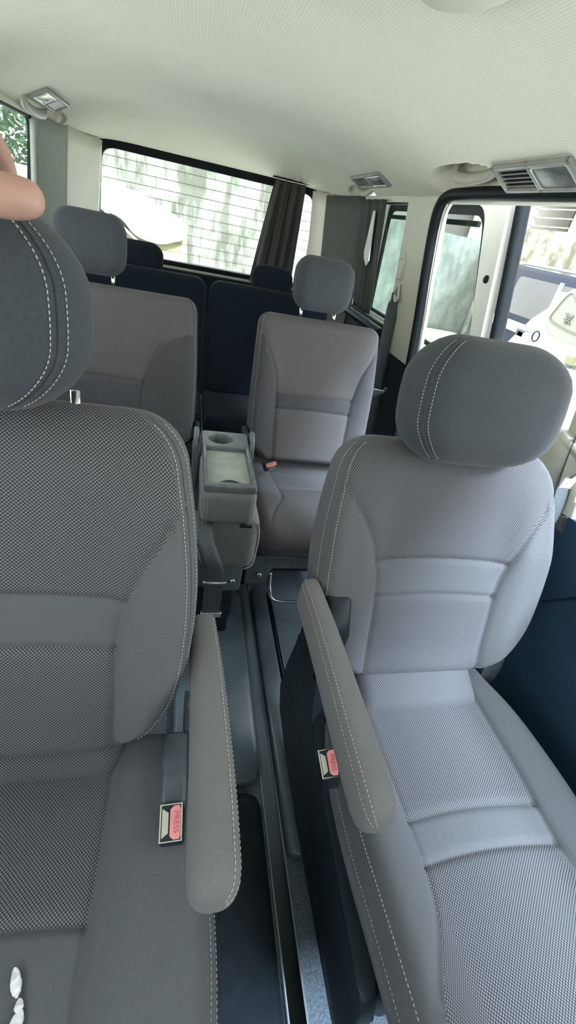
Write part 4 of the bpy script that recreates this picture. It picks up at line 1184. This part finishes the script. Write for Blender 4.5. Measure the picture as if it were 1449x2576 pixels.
# navy suv outside the doorway
sv = thing('parked_car', 'navy car with silver lower body, left of the sheeted vehicle outside', 'car', (3.75, 3.93, GZ))
bm = bmesh.new(); prism(bm, rounded([(1.5, .35), (-1.9, .35), (-1.95, .90), (-1.0, 1.0), (-.55, 1.50), (1.4, 1.52), (1.55, .95)], .12), 'x', -.35, 1.3, .04, 3); bo = obj('body', bm, M['suv'], sv)
bm = bmesh.new(); prism(bm, rounded([(.95, 1.06), (-.66, 1.06), (-.38, 1.42), (.92, 1.42)], .05), 'x', -.357, -.34); obj('window', bm, M['suvglass'], sv, False)
bm = bmesh.new(); box(bm, -.362, -.35, .22, .27, 1.04, 1.44); box(bm, -.375, -.35, -1.9, 1.5, .90, 1.0, .01, 1); obj('trim_strip', bm, M['silver'], sv, False)
bm = bmesh.new(); box(bm, -.372, -.35, -1.2, .7, .40, .62, .01, 1); obj('sill', bm, M['silver'], sv, False)
bm = bmesh.new(); box(bm, -.1, -.04, -.5, 1.4, 1.53, 1.56, .01, 1); obj('roof_rail', bm, M['silver'], sv, False)
for y in (-1.25, 1.0):
    bm = bmesh.new(); cyl(bm, (-.37, y, .34), (-.15, y, .34), .34, n=36); w = obj('wheel', bm, M['tyre'], sv)
    bm = bmesh.new(); cyl(bm, (-.385, y, .34), (-.36, y, .34), .20, .22, n=28); obj('hub', bm, M['silver'], w)

# sheeted front-opened vehicle
wv = thing('covered_car', 'vehicle under a white sheet with pale upright hood, right outside', 'car', (2.2, 2.4, GZ))
bm = bmesh.new(); rings = []
yy = [.64, .62, .58, .50, .3, 0, -.4, -.9, -1.6]; zz = [.50, 1.05, 1.34, 1.46, 1.51, 1.53, 1.55, 1.55, 1.5]
for y, zt in zip(yy, zz):
    row = []
    for k in range(21):
        a = PI * k / 20; x = .50 - math.cos(a) * .56; z = .35 + (zt - .35) * min(1, math.sin(a) ** .35)
        row.append(bm.verts.new((x + .02 * math.sin(9 * y + k * .8), y + .02 * math.sin(k), z + .012 * math.sin(6 * y + 1.7 * k))))
    rings.append(row)
for a, b in zip(rings, rings[1:]):
    for k in range(20): bm.faces.new((a[k], a[k + 1], b[k + 1], b[k]))
bm.faces.new(rings[0])
sh = obj('sheet', bm, M['whitecloth'], wv); sh.modifiers.new('t', 'SOLIDIFY').thickness = .01
bm = bmesh.new(); prism(bm, rounded([(.25, 1.40), (-.75, 1.46), (-.75, 1.13), (.20, 1.17)], .05), 'x', -.115, -.085, .008, 2); hd = obj('hood_panel', bm, M['creamhood'], wv)
tri = smoothpts([(.14, 1.38, 0), (.02, 1.30, 0), (-.11, 1.215, 0), (-.05, 1.185, 0), (.08, 1.19, 0), (.20, 1.21, 0), (.215, 1.25, 0)], 6, True)
bm = bmesh.new(); tube(bm, [(-.118, p.x - .03, p.y + .03) for p in tri], .005, 6, close=True)
for k in range(14):
    rnd = random.Random(k); tube(bm, [(-.119, .04 + rnd.uniform(-.04, .04), 1.275 + rnd.uniform(-.03, .03)), (-.119, .04 + rnd.uniform(-.04, .04), 1.275 + rnd.uniform(-.03, .03))], .004, 5)
obj('hood_emblem', bm, M['hoodline'], hd, True)
bm = bmesh.new(); prism(bm, rounded([(.45, .45), (-1.4, .45), (-1.4, 1.10), (.42, 1.10)], .06), 'x', -.08, 1.1, .03, 2); obj('front_end', bm, M['bldg'], wv)
bm = bmesh.new(); tube(bm, [(-.13, .218 + .03 * math.cos(2 * PI * k / 30), 1.133 + .03 * math.sin(2 * PI * k / 30)) for k in range(30)], .005, 6, close=True); obj('hose_ring', bm, M['plastic'], wv)
rnd = random.Random(11)
for k in range(16):
    bm = bmesh.new(); y = rnd.uniform(-.55, .36); z = rnd.uniform(.90, 1.12); a, b = rnd.uniform(.01, .05), rnd.uniform(.008, .03)
    box(bm, -.15, -.08, y - a, y + a, z - b, z + b, .006, 1); obj('engine_part', bm, [M['silver'], M['plastic2'], M['bldg'], M['cream']][k % 4], wv, False)
for y in (-1.0,):
    bm = bmesh.new(); cyl(bm, (-.1, y, .32), (.1, y, .32), .32, n=32); obj('wheel', bm, M['tyre'], wv)

# unseen dashboard below the windscreen, added to shade left cushion and floor
bm = bmesh.new(); prism(bm, rounded([(-.62, 0), (-.62, .72), (-.80, .80), (-1.15, .82), (-1.15, 0)], .05), 'x', -.72, .70, .01, 2); struct(obj('shading_dashboard', bm, M['plastic']))
# ------------------------------------------------------------------ light
w = bpy.data.worlds.new('sky'); bpy.context.scene.world = w; w.use_nodes = True; nt = w.node_tree; nt.nodes.clear()
o_ = nd(nt, 'ShaderNodeOutputWorld'); bg = nd(nt, 'ShaderNodeBackground'); nt.links.new(bg.outputs[0], o_.inputs[0])
tc = nd(nt, 'ShaderNodeTexCoord'); sx = nd(nt, 'ShaderNodeSeparateXYZ'); nt.links.new(tc.outputs['Generated'], sx.inputs[0])
rp = nd(nt, 'ShaderNodeValToRGB'); rp.color_ramp.elements[0].position = .0; rp.color_ramp.elements[0].color = (.91, .90, .86, 1)
rp.color_ramp.elements[1].position = .8; rp.color_ramp.elements[1].color = (.80, .88, .98, 1)
nt.links.new(sx.outputs[2], rp.inputs[0]); nt.links.new(rp.outputs[0], bg.inputs[0]); bg.inputs[1].default_value = 1.6
sn = bpy.data.lights.new('sun', 'SUN'); sn.energy = 5.5; sn.angle = math.radians(18); sn.color = (.72, .83, 1.0)
so = bpy.data.objects.new('sun', sn); C.objects.link(so)
so.rotation_euler = Vector((.46, -.70, 1.0)).to_track_quat('Z', 'Y').to_euler()

# ------------------------------------------------------------------ camera
cam = bpy.data.cameras.new('camera'); co = bpy.data.objects.new('camera', cam); C.objects.link(co)
X = Vector((.96850362, -.17277678, .1793012)); D = Vector((.04774948, -.57785046, -.81474464)); F = Vector((.24437824, .79764467, -.55140026))
m = Matrix((X, -D, -F)).transposed().to_4x4(); m.translation = Vector((-.12, 0, 1.11)); co.matrix_world = m
cam.sensor_fit = 'VERTICAL'; cam.sensor_height = 24; cam.lens = 1085 / 2576 * 24; cam.clip_start = .01; cam.clip_end = 100
sc = bpy.context.scene; sc.camera = co
sc.view_settings.view_transform = 'Standard'; sc.view_settings.look = 'None'; sc.view_settings.exposure = 1.34; sc.view_settings.gamma = 1
